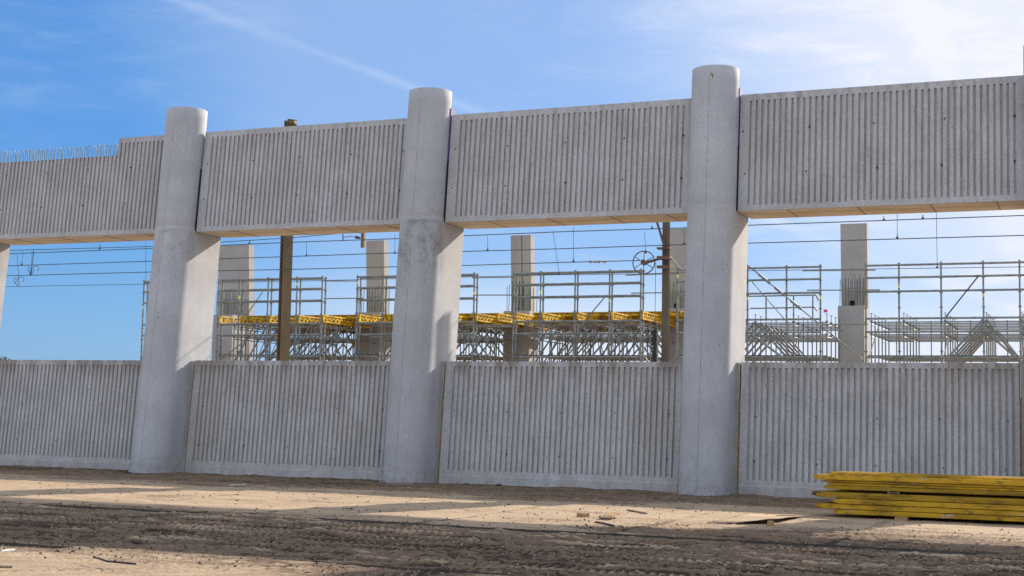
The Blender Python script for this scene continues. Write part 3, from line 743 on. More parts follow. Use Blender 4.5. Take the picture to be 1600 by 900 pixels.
for ti, (us, yel, d) in enumerate(towers):
    xs = [X50(u) for u in us]
    e = empty('scaffold_tower', ((xs[0] + xs[-1]) / 2, SY, GZ), 'galvanised ' + d, 'scaffold', 'scaffold towers behind the wall')
    tw.append((e, xs))
    dbl = ti not in (4, 5)
    for j, x in enumerate(xs):
        ztop = ZR[0] + .09
        standard(e, x, SY, GZ, ztop, M_GALV)
        if dbl: standard(e, x + .02, SY + .24, GZ, ztop - .02, M_GALV)
        if (j + ti) % 2 == 0:
            zt_ = random.choice([6.1, 5.75, 6.6]); q = MB(); q.tube([(x, SY, zt_), (x, SY, zt_ + .12)], .036, 6); part(q, 'marking_band', M_TAG, e)
    for z in ZR + ZL[:2]:
        for a, b_ in zip(xs[:-1], xs[1:]):
            ledger(e, (a, SY - .03, z), (b_, SY - .03, z), M_GALV, .040)
        if dbl:
            for a, b_ in zip(xs[:-1], xs[1:]): ledger(e, (a, SY + .27, z - .02), (b_, SY + .27, z - .02), M_GALV)
    for a, b_ in zip(xs[:-1], xs[1:]):
        ledger(e, (a, SY - .03, 3.72), (b_, SY - .03, 3.72), M_GALV, .042)
        q = MB(); q.box((a + .05, SY + .05, 3.74), (b_ - .05, SY + .62, 3.79)); part(q, 'deck_board', M_DARK, e)
    # shoring rows behind the front
    nrow = 7 if ti else 3; dy = 1.0
    xin = xs if ti else xs
    for r_ in range(1, nrow):
        y = SY + .35 + r_ * dy * .9
        mat = M_GALV2 if r_ > 1 else M_GALV
        for j, x in enumerate(xin):
            if ti == 0 and j == 0: continue
            zt_ = 5.02
            q = MB(); q.tube([(x, y, GZ), (x, y, zt_)], .026, 6); q.tube([(x, y, zt_), (x, y, zt_ + .3)], .015, 5)
            q.tube([(x, y, zt_ + .03), (x, y, zt_ + .06)], .05, 6); q.tube([(x, y, ZL[1] - .03), (x, y, ZL[1] + .03)], .055, 6); q.tube([(x, y, ZL[0] - .03), (x, y, ZL[0] + .03)], .055, 6)
            if not yel: q.box((x - .05, y - .05, zt_ + .3), (x + .05, y + .05, zt_ + .31))
            part(q, 'shoring_post', mat, e)
            if ti and r_ > 1 and r_ == 4 and j < len(xin) - 1:   # twin posts
                q = MB(); x2 = x + (xin[j + 1] - x) * .45; q.tube([(x2, y + .1, GZ), (x2, y + .1, zt_ + .22)], .022, 6); part(q, 'shoring_post', mat, e)
        if ti:
            for z in (ZL[0] - .04, ZL[1] - .02, 3.82):
                ledger(e, (xin[0], y, z), (xin[-1], y, z), mat, .025)
            if r_ < nrow - 1 and (yel or r_ % 3 == 1):
                for j, x in enumerate(xin):
                    for z in (ZL[0] - .12, ZL[1] - .1): ledger(e, (x, y, z), (x, y + dy * .9, z), mat, .022)
            # V of diagonals about the middle standard
            mid = xin[len(xin) // 2]
            for j, (a, b_) in enumerate(zip(xin[:-1], xin[1:])):
                rd = .042 if not yel else .033
                if (b_ <= mid + .01 and b_ > mid - .1) or (yel and j % 2 == 0): ledger(e, (a + .05, y, 3.55), (b_ - .05, y, 5.0), mat, rd, 'diagonal_brace')
                elif (abs(a - mid) < .1) or (yel and j % 2 == 1): ledger(e, (a + .05, y, 5.0), (b_ - .05, y, 3.55), mat, rd, 'diagonal_brace')
            if yel:
                for j in range(len(xin) - 1):
                    m_ = (xin[j] + xin[j + 1]) / 2; ledger(e, (m_, y, 3.5), (m_ + .45 * (-1) ** (j + r_), y + .4, 5.0), mat, .018, 'diagonal_brace')
    if ti in (1, 2, 3, 4, 5):
        for j, x in enumerate(xin[:-1]):
            if (j + ti) % 2: ledger(e, (x, SY + .4, 3.6), (x, SY + .4 + 2.7, 5.0), M_GALV2, .022, 'diagonal_brace')
        if ti == 5 or ti == 4: 
            mid = xs[len(xs) // 2]; i0 = len(xs) // 2
            ledger(e, (mid, SY, 5.02), (xs[i0 - 1] + .2, SY, 3.72), M_GALV, .045, 'diagonal_brace')
            ledger(e, (mid + .05, SY, 4.6), (xs[i0 + 1] - .15, SY, 3.72), M_GALV, .045, 'diagonal_brace')
def pxp(px, py, y): return tuple(float(c) for c in on_y(px, py, y))
# guard braces and coupling tubes seen above the decks
for ti, (p, q_, mat, rr) in ((1, ((411, 455), (382, 497), M_GALV2, .02)), (3, ((946, 463), (905, 512), M_GALV, .024)),
                       (5, ((1529, 431), (1478, 495), M_DARK, .024)), (4, ((1175, 440), (1226, 499), M_GALV2, .02))):
    ledger(tw[ti][0], pxp(*p, SY - .08), pxp(*q_, SY - .08), mat, rr, 'guard_brace')
e4 = tw[4][0]
A_, B_ = Vector(pxp(1168, 414, SY - .15)), Vector(pxp(1350, 564, SY - .15))
q = MB(); q.tube([A_, B_], .026, 6)
for t0, t1 in ((.1, .2), (.24, .32), (.38, .47)): q.tube([A_.lerp(B_, t0), A_.lerp(B_, t1)], .05, 7)
part(q, 'telescopic_brace', M_GALV, e4)
for ti, segs in ((1, (((506, 439), (558, 439)), ((506, 466.5), (568, 466)))), (3, (((738, 434), (806, 433)), ((740, 461), (806, 461)))),
                 (4, (((978, 430), (1062, 427)), ((986, 458), (1062, 457)))), (5, (((1254, 423), (1368, 422)), ((1261, 453.5), (1375, 453)), ((1285, 507), (1356, 507)))),
                 (2, (((740, 508), (800, 508)), ((740, 510.5), (800, 510.5))))):
    for p, q_ in segs: ledger(tw[ti][0], pxp(*p, SY - .09), pxp(*q_, SY - .09), M_GALV2, .024, 'coupling_tube')
# small raised platform rails inside the tower right of the third pier
for (p, q_) in (((1168, 463), (1275, 461)), ((1172, 482), (1272, 480)), ((1275, 461), (1279, 470)), ((1272, 480), (1277, 486)), ((1197, 462), (1197, 500)), ((1240, 462), (1240, 500)), ((1270, 461), (1270, 500))):
    ledger(e4, pxp(*p, SY + .7), pxp(*q_, SY + .7), M_GALV, .027, 'platform_rail')
q = MB(); c = Vector(pxp(1290, 488, SY + .6)); q.tube([c, c + Vector((0, 0, .1))], .07, 8); part(q, 'post_cap', M_PINK, e4)

# ---------------------------------------------------------------- yellow formwork on top of the shoring
def lattice_girder(x, y0, y1, z0, z1, label):
    e = empty('formwork_girder', (x, y0, z0), label, 'girder', 'yellow girders on the scaffold towers')
    h = .055
    for nm, za in (('top_chord', z1 - h), ('bottom_chord', z0)):
        q = MB(); q.box((x - .04, y0, za), (x + .04, y1, za + h)); part(q, nm, M_YELG, e)
    q = MB(); n = int((y1 - y0) / .32)
    for k in range(n):
        a = y0 + .06 + k * (y1 - y0 - .12) / n; b_ = y0 + .06 + (k + 1) * (y1 - y0 - .12) / n; m_ = (a + b_) / 2
        for p, r_, zp, zq in ((a, m_, z0 + h, z1 - h), (m_, b_, z1 - h, z0 + h)):
            w_ = .045
            q.add([(x - .02, p - w_, zp), (x - .02, p + w_, zp), (x - .02, r_ + w_, zq), (x - .02, r_ - w_, zq),
                   (x + .02, p - w_, zp), (x + .02, p + w_, zp), (x + .02, r_ + w_, zq), (x + .02, r_ - w_, zq)],
                  [(3, 2, 1, 0), (4, 5, 6, 7), (0, 1, 5, 4), (1, 2, 6, 5), (2, 3, 7, 6), (3, 0, 4, 7)])
    q.box((x - .028, y0 + .005, z0 + h), (x + .028, y0 + .09, z1 - h))
    part(q, 'web_brace', M_YELG, e)
    return e
sides = {1: 'around the brown mast', 2: 'behind the second whole pier', 3: 'left of the pulley wheel'}
for ti in (1, 2, 3):
    e, xs = tw[ti]
    zb = 5.06
    gx = []
    for a, b_ in zip(xs[:-1], xs[1:]): gx += [a + .10]
    gx.append(xs[-1] + .05 if ti != 2 else xs[-1] + .1)
    if ti == 2: gx.append(xs[-1] + 1.0)
    for j, x in enumerate(gx):
        lattice_girder(x, SY + .02 + .0, SY + 7.6, 5.10, 5.40, '%s yellow lattice girder from the left on the scaffold %s' % (nth[j], sides[ti]))
    # second layer: long beams across the girders
    xl, xr = xs[0] - (.1 if ti > 1 else .05), xs[-1] + {1: 1.15, 2: 1.0, 3: .9}[ti]
    for k in range(12):
        y = SY + 2.3 + k * .48
        q = MB(); z = 5.405
        q.box((xl, y - .04, z), (xr, y + .04, z + .032)); q.box((xl, y - .013, z + .032), (xr, y + .013, z + .098)); q.box((xl, y - .04, z + .098), (xr, y + .04, z + .13))
        if k == 0: lab = 'foremost long yellow beam lying across the girders %s' % sides[ti]
        else: lab = 'yellow beam hidden behind the foremost one across the girders %s' % sides[ti]
        top(q, 'cross_beam', M_YELG, (xl, y, z), lab, 'beam', 'yellow beams across the girders ' + sides[ti])
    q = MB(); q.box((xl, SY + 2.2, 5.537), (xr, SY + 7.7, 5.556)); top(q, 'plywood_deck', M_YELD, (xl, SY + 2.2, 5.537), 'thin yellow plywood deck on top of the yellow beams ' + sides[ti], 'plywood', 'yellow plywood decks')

# ---------------------------------------------------------------- overhead line masts
def hmast(name, x, y, wdt, ztop, rot, label, mat=M_MAST):
    e = empty(name, (x, y, GZ), label, 'mast'); h = wdt / 2
    q = MB()
    q.box((-h, -h, 0), (h, -h + .022, ztop)); q.box((-h, h - .022, 0), (h, h, ztop)); q.box((-.012, -h + .022, 0), (.012, h - .022, ztop))
    o = q.build('h_section', mat, e); o.rotation_euler = (0, 0, rot); return e
m1 = hmast('line_mast', -24.75, 40.2, .32, 11.26, math.radians(52), 'brown steel line mast standing in the second opening and just topping the beam')
q = MB(); q.box((-24.64, 39.95, 10.98), (-24.45, 40.1, 11.08)); part(q, 'mast_cap', M_MAST, m1)
m2 = hmast('line_mast', -11.78, 40.2, .20, 9.9 if False else 8.6, math.radians(8), 'dark brown steel line mast carrying the spoked pulley wheel', M_MAST2)
q = MB()
q.tube([pxp(1026, 345, 40), pxp(1038, 385, 40)], .035, 8); part(q, 'strut', M_RUST, m2)
q = MB(); q.tube([pxp(1048, 403, 40), pxp(1066, 423, 40)], .02, 6); part(q, 'strut', M_GALV2, m2)
q = MB(); q.tube([pxp(1006, 411, 40), pxp(1034, 403.5, 40)], [.05, .03], 8); part(q, 'wheel_arm', M_RUST, m2)
for py, h in ((388, .05), (403, .10), (417, .07)):
    q = MB(); c = Vector(pxp(1038, py, 40)); q.box(c + Vector((-.2, -.12, -h / 2)), c + Vector((.2, .12, h / 2))); part(q, 'clamp', M_RUST, m2)
q = MB(); q.box(Vector(pxp(1028, 419, 39.9)) , Vector(pxp(1028, 419, 39.9)) + Vector((.3, .1, .05))); part(q, 'bracket', M_GALV2, m2)
# wheel
wc = Vector(pxp(1006, 410, 39.9))
wh = empty('pulley_wheel', wc, 'spoked tensioning wheel on the arm of the thinner mast', 'pulley wheel')
q = MB(); pts = [wc + Vector((.335 * math.cos(t), .0, .335 * math.sin(t))) for t in np.linspace(0, 2 * math.pi, 37)]
q.tube(pts, .018, 6, False); part(q, 'rim', M_RUST, wh)
q = MB(); q.tube([wc + Vector((0, -.06, 0)), wc + Vector((0, .06, 0))], .085, 12); part(q, 'hub', M_RUST, wh)
for k in range(6):
    t = .5 + k * math.pi / 3; q = MB(); q.tube([wc, wc + Vector((.33 * math.cos(t), 0, .33 * math.sin(t)))], .011, 5); part(q, 'spoke', M_DARK, wh)
# counterweights
cw = empty('counterweight_stack', pxp(1023, 562, 40.1), 'tall dark stack of tension weights standing left of the thinner mast', 'counterweight')
c = Vector(pxp(1023, 562, 40.1)); topz = pxp(1023, 514, 40.1)[2]
nw = 9; dz = (topz - c.z + 0.0) / nw; proto = None
for k in range(-3, nw):
    q = MB(); z = c.z + k * dz
    if proto is None:
        q.box((-.085, -.085, 0), (.085, .085, dz * .84)); q.box((-.03, -.03, dz * .84), (.03, .03, dz)); proto = q.build('weight', M_DARK, cw, (0, 0, k * dz))
    else: inst(proto, cw, (0, 0, k * dz))
q = MB(); q.tube([(c.x, c.y, topz), (wc.x + .33, c.y - .1, wc.z)], .008, 5); part(q, 'rod', M_DARK, cw)
# hanging registration arm in the second opening
hg = empty('hanging_arm', pxp(567, 387, 40), 'short hanging post with an insulated arm under the second beam', 'line support')
q = MB(); a = Vector(pxp(567, 387, 40)); q.box(a + Vector((-.055, -.05, 0)), a + Vector((-.012, .05, .9))); q.box(a + Vector((.012, -.05, 0)), a + Vector((.055, .05, .9))); part(q, 'hanging_post', M_MAST, hg)
q = MB(); q.tube([pxp(536, 371, 40), pxp(545, 369.5, 40), pxp(556, 370, 40), pxp(565, 373, 40)], .016, 6); part(q, 'arm', M_GALV2, hg)
q = MB(); q.tube([pxp(556, 370.5, 40), pxp(562, 372, 40)], [.05, .035], 8); part(q, 'insulator', M_DARK, hg)
q = MB(); q.tube([pxp(536, 364, 40), pxp(536, 376, 40)], .018, 6); part(q, 'clamp', M_DARK, hg)

# ---------------------------------------------------------------- overhead wires
def wire(pts, y, rr, label, droppers=()):
    P = [Vector(pxp(px, py, y)) for px, py in pts]
    d0 = (P[0] - P[1]).normalized(); d1 = (P[-1] - P[-2]).normalized()
    P = [P[0] + d0 * 14] + P + ([P[-1] + d1 * 14] if droppers != 'end' else [])
    base = P[1]
    e = empty('overhead_wire', base, label, 'wire', 'overhead line wires')
    q = MB(); q.tube(P, rr, 6); part(q, 'cable', M_REBAR, e)
    if droppers and droppers != 'end':
        for (a, b_) in droppers:
            q = MB(); q.tube([pxp(*a, y), pxp(*b_, y)], .007, 5); part(q, 'dropper', M_DARK, e)
            q = MB(); c = Vector(pxp(*b_, y)); q.box(c + Vector((-.035, -.02, -.015)), c + Vector((.035, .02, .02))); q.box(c + Vector((-.012, -.012, .02)), c + Vector((.012, .012, .09))); part(q, 'wire_clamp', M_DARK, e)
wire([(25, 391), (240, 385), (351, 378), (452, 371.7), (560, 362)], 39.6, .013, 'topmost overhead wire, running up behind the second beam', [((36, 391), (34, 414)), ((52.5, 390), (48, 429))])
wire([(29, 396), (240, 388), (452, 378.7), (622, 372.8), (728, 368.3), (879, 362), (1072, 356), (1168, 352), (1598, 336.7)], 40, .015,
     'second overhead wire from the top, close under the beams', [((156, 380), (156, 389)), ((390, 374), (390, 380.5)), ((1019, 352), (1019, 357)), ((1381, 338), (1381, 343.5)), ((1442, 335), (1442, 341)), ((479, 377), (479, 400))])
wire([(24, 415), (238, 408), (452, 400.8), (622, 395), (728, 392.8), (879, 388.6), (1072, 382), (1168, 380), (1598, 367.8)], 40, .015,
     'third overhead wire from the top, crossing the heads of the far piers', [((762, 368), (762, 391)), ((896, 355), (896, 408.5)), ((617, 366), (617, 396)), ((1402, 330), (1402, 371.5)), ((1069, 355), (1069, 381))])
wire([(22, 430.7), (236, 425), (452, 421), (622, 416.7), (728, 414.8), (879, 410), (1000, 407)], 40, .015, 'fourth overhead wire, ending at the spoked wheel', 'end')
q = MB(); 
for px in (923, 930, 936, 945): c = Vector(pxp(px, 409, 40)); q.tube([c + Vector((-.05, 0, 0)), c + Vector((.05, 0, 0))], .035, 7)
top(q, 'turnbuckle', M_GALV2, tuple(pxp(930, 409, 40)), 'wire tensioner with bulges on the wire left of the wheel', 'wire tensioner')
wire([(20, 447.8), (222, 444), (452, 439.5), (870, 429.4), (1000, 428), (1177, 422.8), (1598, 417)], 40.4, .010, 'lowest overhead wire, just above the scaffold rails',
     [((228, 378), (228, 443.5)), ((1463, 333), (1464.5, 418)), ((864, 361), (874, 429)), ((1007, 362), (1009, 395))])
for (cx, cy, s_, hx, hy) in ((45, 421, 1, 50, 392), (55, 419, -1, 53, 392), (23, 438, 1, 27, 398), (32, 436, -1, 27, 398)):
    q = MB(); c = Vector(pxp(cx, cy, 39.9)); pts = [c + Vector((.10 * math.cos(t) * s_, .02 * t, .085 * math.sin(t))) for t in np.linspace(-1.2, 4.6, 18)]
    pts = [Vector(pxp(49 if cx > 40 else 27, 430 if cx > 40 else 447, 39.9))] + pts
    q.tube(pts, .009, 5); q.tube([Vector(pxp(hx, hy, 39.9)), Vector(pxp(49 if cx > 40 else 30, 430 if cx > 40 else 447, 39.9))], .007, 5)
    top(q, 'jumper_wire', M_DARK, tuple(c), '%s curled jumper wire hanging between the line wires in the leftmost opening' % {45: 'upper left', 55: 'upper right', 23: 'lower left', 32: 'lower right'}[cx], 'wire', 'curled jumper wires')

# ---------------------------------------------------------------- stack of yellow formwork beams
YF = 25.3
def h20(x0, ln, yc, z0, h, mat, label, group, dep=.20, endcut=.04):
    """I-beam lying on its side: two upright flange faces (front and rear) joined by a web"""
    x1 = x0 + ln; ft = .04
    e = empty('formwork_beam', (x0, yc, z0), label, 'beam', group)
    for nm, ya in (('front_flange', yc), ('rear_flange', yc + dep - ft)):
        q = MB(); c = endcut; zm = h * .32
        # flange with chamfered nose
        prof = [(x0 + c, 0), (x1 - c, 0), (x1, zm), (x1, h - zm), (x1 - c, h), (x0 + c, h), (x0, h - zm), (x0, zm)]
        b2 = .006
        vs = [(x, ya, z0 + z + (b2 if z == 0 else -b2 if z == h else 0)) for x, z in prof] + [(x, ya + b2, z0 + z) for x, z in prof] + [(x, ya + ft, z0 + z) for x, z in prof]
        fs = [tuple(range(8))]
        for l in (0, 8):
            for k in range(8):
                fs.append((l + (k + 1) % 8, l + k, l + k + 8, l + (k + 1) % 8 + 8))
        fs.append(tuple(range(16, 24))[::-1]); q.add(vs, fs)
        part(q, nm, mat, e)
    q = MB(); q.box((x0 + .02, yc + ft, z0 + h / 2 - .014), (x1 - .02, yc + dep - ft, z0 + h / 2 + .014)); part(q, 'web', mat, e)
    return e
def bx(px, py=790): return float(on_y(px, py, YF)[0])
LN = 5.9
z = GZ + .055
low = [(1301, .078, 0, 'bottom'), (1272, .082, .0, 'second'), (1302, .083, -.01, 'third'), (1275, .100, .0, 'topmost')]
zz = z; words = ['bottom layer', 'second layer, its nose the furthest left,', 'third layer', 'top layer']
for k, (px, h, dy_, nm) in enumerate(low):
    h20(bx(px), LN, YF + dy_, zz, h, M_YEL if k in (0, 2) else M_YEL2 if k == 3 else M_YEL, 'front yellow beam in the %s of the lower bundle' % words[k], 'yellow beams in the lower bundle', endcut=.10)
    h20(bx(px) + random.uniform(-.16, .05), LN, YF + .235 + random.uniform(-.01, .01), zz - .002, h - .002, M_YEL2, 'rear yellow beam of the lower bundle, mostly hidden by the front row', 'yellow beams in the lower bundle', endcut=.10)
    h20(bx(px) + random.uniform(-.1, .1), LN, YF + .47, zz + .001, h - .003, M_YEL2, 'rear yellow beam of the lower bundle, mostly hidden by the front row', 'yellow beams in the lower bundle', endcut=.10)
    for dd in (.71, .95): h20(bx(px) + .08 + random.uniform(-.06, .1), LN, YF + dd, zz, h, M_YEL2, 'rear yellow beam of the lower bundle, mostly hidden by the front row', 'yellow beams in the lower bundle', endcut=.10)
    zz += h + .010
ztop = zz
# bearers between the bundles
ZB = ztop - .007
def ibear(px, lab):
    x = bx(px, 770); e = empty('spacer_block', (x, YF, ZB), lab, 'timber block', 'spacer blocks between the yellow bundles')
    q = MB(); q.box((x - .10, YF + .0, ZB), (x - .06, YF + .66, ZB + .044)); part(q, 'flange', M_GREYWOOD, e)
    q = MB(); q.box((x + .06, YF + .0, ZB), (x + .10, YF + .66, ZB + .044)); part(q, 'flange', M_GREYWOOD, e)
    q = MB(); q.box((x - .06, YF + .0, ZB + .015), (x + .06, YF + .66, ZB + .03)); part(q, 'web', M_GREYWOOD, e)
ibear(1396, 'brown H shaped timber spacer under the upper yellow bundle')
ibear(1655, 'timber spacer under the upper yellow bundle, near its right end')
zz = ZB + .047
up = [(1286, .068, .02, 'bottom'), (1291, .040, .04, 'second'), (1284, .042, .02, 'third'), (1271, .088, -.03, 'topmost')]
words = ['bottom layer', 'thin second layer', 'thin third layer', 'top layer, its nose overhanging the others,']
for k, (px, h, dy_, nm) in enumerate(up):
    h20(bx(px, 755), LN, YF + dy_, zz, h, M_YEL2 if k == 0 else M_YEL, 'front yellow beam in the %s of the upper bundle' % words[k], 'yellow beams in the upper bundle', endcut=.07)
    h20(bx(px + 12, 755), LN, YF + .25, zz - .001, h - .002, M_YEL2, 'rear yellow beam of the upper bundle, mostly hidden by the front row', 'yellow beams in the upper bundle', endcut=.07)
    for dd in (.49, .73, .97): h20(bx(px + 14, 755), LN, YF + dd, zz - .001, h - .002, M_YEL2, 'rear yellow beam of the upper bundle, mostly hidden by the front row', 'yellow beams in the upper bundle', endcut=.07)
    zz += h + .005
for j, (px, dy_) in enumerate(((1296, .03), (1290, .27), (1300, .50))):
    x0 = bx(px, 742); q = MB(); ya = YF + .1 + dy_
    q.box((x0, ya, zz), (x0 + LN, ya + .2, zz + .028)); q.box((x0 + .02, ya + .06, zz + .028), (x0 + LN - .02, ya + .14, zz + .034))
    top(q, 'formwork_beam', M_YEL if j != 1 else M_YEL2, (x0, ya, zz), ['front', 'middle', 'rearmost'][j] + ' flat yellow board lying on top of the upper bundle', 'beam', 'yellow boards on top of the stack')
# bearers on the ground
for px, lab in ((1410, 'small timber block under the front of the yellow stack'), (1640, 'timber block under the right part of the yellow stack')):
    x = bx(px, 810); q = MB(); q.box((x - .11, YF - .17, GZ - .02), (x + .09, YF + .7, GZ + .053)); top(q, 'timber_block', M_WOOD, (x, YF, GZ), lab, 'timber block')
q = MB(); x = bx(1271, 771); q.tube([(x - .03, YF + .05, ztop - .04), (x + .12, YF + .05, ztop - .035)], .04, 8)
top(q, 'pipe_stub', M_RUST, (x, YF, ztop - .05), 'rusty pipe end poking out of the lower yellow bundle', 'pipe')

# ---------------------------------------------------------------- debris on the sand
def G(px, py, z=GZ): return Vector(on_z(px, py, z))
def zat(p): return GZ + .035 + float(height(np.array([p.x]), np.array([p.y]))[0])
def rbox(name, px, py, size, rot, mat, label, cat, tilt=0.):
    p = G(px, py); p.z = zat(p) - .004; q = MB(); sx, sy, sz = size
    q.box((-sx / 2, -sy / 2, 0), (sx / 2, sy / 2, sz)); o = q.build(name, mat, None, p); o.rotation_euler = (tilt, 0, rot)
    bv = o.modifiers.new('bv', 'BEVEL'); bv.width = .004; bv.segments = 2
    return tag(o, label, cat)
rbox('timber_offcut', 911, 811.5, (.17, .13, .08), -.3, M_WOOD, 'short light wooden block lying alone on the sunlit sand', 'timber block')
# pallet foot: a board on two blocks
p = G(949, 816); p.z = zat(p) - .004
e = empty('pallet_piece', p, 'broken pallet piece of a board on two blocks, on the sunlit sand', 'pallet piece')
q = MB(); q.box((-.11, -.1, .0), (-.075, .06, .07)); q.build('foot_block', M_WOOD, e)
q = MB(); q.box((.075, -.1, .0), (.11, .06, .07)); q.build('foot_block', M_WOOD, e)
q = MB(); q.box((-.11, -.09, .02), (.11, .06, .04)); q.build('board', M_GREYWOOD, e)
q = MB(); q.add([(-.10, .06, .05), (.07, .06, .05), (.12, .34, .09), (-.02, .34, .09), (-.10, .06, .06), (.07, .06, .06), (.12, .34, .10), (-.02, .34, .10)],
                [(3, 2, 1, 0), (4, 5, 6, 7), (0, 1, 5, 4), (1, 2, 6, 5), (2, 3, 7, 6), (3, 0, 4, 7)]); q.build('board', M_WOOD, e)
def stick(p0, p1, wdt, mat, label, cat='stick', lift=.012, sag=0.):
    a, b_ = G(*p0), G(*p1); a.z = zat(a) + lift; b_.z = zat(b_) + lift
    m_ = (a + b_) / 2; m_.y -= sag; m_.z = max(m_.z, zat(m_) + lift)
    q = MB(); q.tube([a, m_, b_], wdt, 5); return top(q, 'stick', mat, tuple(a), label, cat)
stick((941, 811), (949, 804.5), .018, M_GREYWOOD, 'short dark stick leaning beside the pallet piece')
stick((981, 801.5), (1010, 807), .022, M_GREYWOOD, 'longer grey stick on the sunlit sand right of the pallet piece')
stick((931, 821), (959, 827), .024, M_DARK, 'dark flat stick in front of the pallet piece')
stick((146, 880), (212, 888.5), .011, M_DARK, 'bent thin black rod on the sunlit sand at the lower left', 'rod', sag=.12)
stick((2, 868), (22, 864.5), .011, M_WHITE, 'white strip lying at the lower left edge', 'strip')
stick((0, 893), (18, 891.5), .015, M_GREYWOOD, 'grey stick at the very lower left corner')
stick((358, 761.5), (384, 760), .010, M_WHITE, 'white strip lying in the shade before the second wall panel', 'strip')
stick((1430, 903), (1480, 897), .014, M_GREYWOOD, 'thin stick at the lower right bottom edge')
def rock(px, py, s_, mat, label, cat='stone', name='stone', flat=.5):
    p = G(px, py); p.z = zat(p) - .01
    bm = bmesh.new(); bmesh.ops.create_icosphere(bm, subdivisions=2, radius=s_)
    for v in bm.verts: v.co = Vector((v.co.x * 1.5, v.co.y, v.co.z * flat)) * (1 + .25 * math.sin(v.co.x * 60 + px) * math.cos(v.co.y * 50))
    me = bpy.data.meshes.new(name); bm.to_mesh(me); bm.free(); me.materials.append(mat)
    o = bpy.data.objects.new(name, me); C.objects.link(o); o.location = p; return tag(o, label, cat)
rock(549, 800, .07, M_STONE, 'dark crumpled lump alone on the sunlit sand left of centre', 'stone', 'stone', .45)
rock(728, 758, .05, M_STONE, 'small black stone at the foot of the third wall panel, left one'); rock(779, 760, .05, M_STONE, 'small black stone at the foot of the third wall panel, right one')
rock(530, 750, .045, M_YJOINT, 'small yellow lump at the foot of the second wall panel')
# lifted sheet with a dark hollow under its edge
e = empty('bent_sheet', G(1170, 826), 'sand dusted thin sheet with its front edge lifted, left of the yellow stack', 'sheet')
a, b_ = G(1104, 823), G(1200, 826); c = G(1262, 812); d = G(1165, 808)
n = 12; vs = []; 
for j in range(n + 1):
    t = j / n; f_ = a.lerp(b_, t); k_ = d.lerp(c, t)
    for s_ in range(5):
        u_ = s_ / 4; p = f_.lerp(k_, u_); lift = .02 + .09 * (t ** 2.2) * (1 - u_ * .85); p.z = zat(p) + lift; vs.append(p)
fs = [(j * 5 + s_, (j + 1) * 5 + s_, (j + 1) * 5 + s_ + 1, j * 5 + s_ + 1) for j in range(n) for s_ in range(4)]
q = MB(); q.add(vs, fs, True); o = part(q, 'sheet', M_GROUND, e); md = o.modifiers.new('s', 'SOLIDIFY'); md.thickness = .008
q = MB(); c_ = G(1205, 828); z_ = zat(c_); q.box((c_.x - .06, c_.y, z_ - .01), (c_.x + .02, c_.y + .1, z_ + .09)); part(q, 'prop_block', M_WOOD, e)

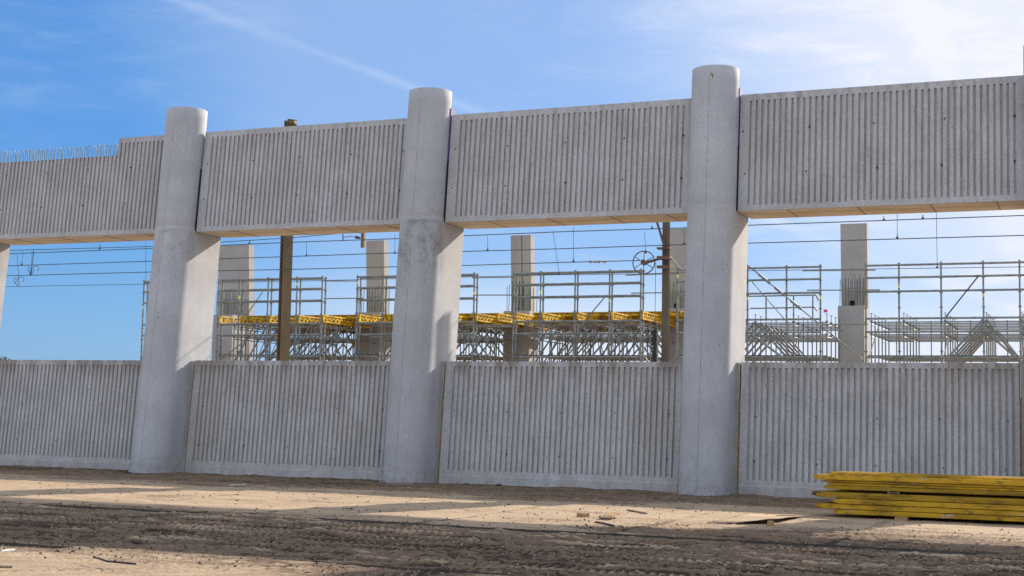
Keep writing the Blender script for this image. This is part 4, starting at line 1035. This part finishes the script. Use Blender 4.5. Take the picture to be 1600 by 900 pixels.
# clods and gravel: too many to count
def crumbs(name, n, smax, mat, label, seed):
    rg = np.random.default_rng(seed); t = rg.random(n)
    x = np.where(t < .62, rg.uniform(-19, 1, n), np.where(t < .78, rg.uniform(-24, 0, n), rg.uniform(-27, 0, n)))
    y = np.where(t < .62, rg.uniform(13.0, 19.4, n), np.where(t < .78, rg.uniform(19.3, 24.2, n), rg.uniform(24.3, 30.5, n)))
    keep = (height(x, y, True)[1] > rg.uniform(-.12, .6, n)); x, y = x[keep], y[keep]; n = len(x)
    sz = .005 + smax * rg.random(n) ** 3.5
    z = height(x, y) + GZ + np.where(y > 24.2, 0, np.where(y > 19.2, .045, np.where(y > 13.96, .012, -.02))) + .3 * sz
    off = rg.uniform(-1, 1, (n, 6, 3)) * .35 + np.array([(1, 0, 0), (-1, 0, 0), (0, 1, 0), (0, -1, 0), (0, 0, .8), (0, 0, -.6)])
    v = np.stack([x, y, z], -1)[:, None] + off * sz[:, None, None]
    f = np.array([(0, 2, 4), (2, 1, 4), (1, 3, 4), (3, 0, 4), (2, 0, 5), (1, 2, 5), (3, 1, 5), (0, 3, 5)])
    f = (f[None] + 6 * np.arange(n)[:, None, None]).reshape(-1)
    me = bpy.data.meshes.new(name); me.vertices.add(n * 6); me.vertices.foreach_set('co', v.ravel().astype(np.float32))
    me.loops.add(len(f)); me.loops.foreach_set('vertex_index', f.astype(np.int32)); me.polygons.add(len(f) // 3)
    me.polygons.foreach_set('loop_start', np.arange(0, len(f), 3, dtype=np.int32)); me.materials.append(mat); me.update(calc_edges=True)
    o = bpy.data.objects.new(name, me); C.objects.link(o); return tag(o, label, 'gravel', kind='stuff')
crumbs('gravel', 24000, .017, plain('clods', (.15, .11, .08), .95, 0, .7, 3), 'loose dark clods and gravel strewn over the sand', 3)
crumbs('sand_clods', 12000, .015, plain('pale_clods', (.44, .35, .26), .95, 0, .4, 3), 'pale crumbs of sand strewn over the muddy ground', 4)

# ---------------------------------------------------------------- distant tree, just over the wall at the far left
def tree(p, h, label):
    e = empty('distant_tree', p, label, 'tree', 'distant trees beyond the wall')
    q = MB(); q.tube([p, p + Vector((0, 0, h * .75))], [.35, .12], 7); part(q, 'trunk', M_BARK, e)
    for k in range(5):
        a = k * 1.3; s_ = p + Vector((0, 0, h * (.4 + .08 * k))); q = MB(); q.tube([s_, s_ + Vector((math.cos(a) * h * .25, math.sin(a) * h * .25, h * .2))], [.12, .04], 5); part(q, 'limb', M_BARK, e)
    q = MB()
    for k in range(1500):
        t = random.uniform(0, 2 * math.pi); z_ = random.uniform(-1, 1); rr = random.random() ** .4
        c = p + Vector((math.cos(t) * math.sqrt(1 - z_ * z_) * h * .38 * rr, math.sin(t) * math.sqrt(1 - z_ * z_) * h * .38 * rr, h * .66 + z_ * h * .33 * rr))
        a, b_, d = [Vector((random.gauss(0, 1), random.gauss(0, 1), random.gauss(0, 1))) * .33 for _ in range(3)]
        q.add([c + a, c + b_, c + d], [(0, 1, 2)])
    part(q, 'crown', M_LEAF, e)
for px, py, nm in ((4, 558, 'taller distant tree just over the wall at the left edge'), (15, 561, 'lower distant tree just over the wall at the left edge')):
    p = Vector(on_y(px, py, 300)); tree(Vector((p.x, p.y, GZ)), p.z - GZ, nm)
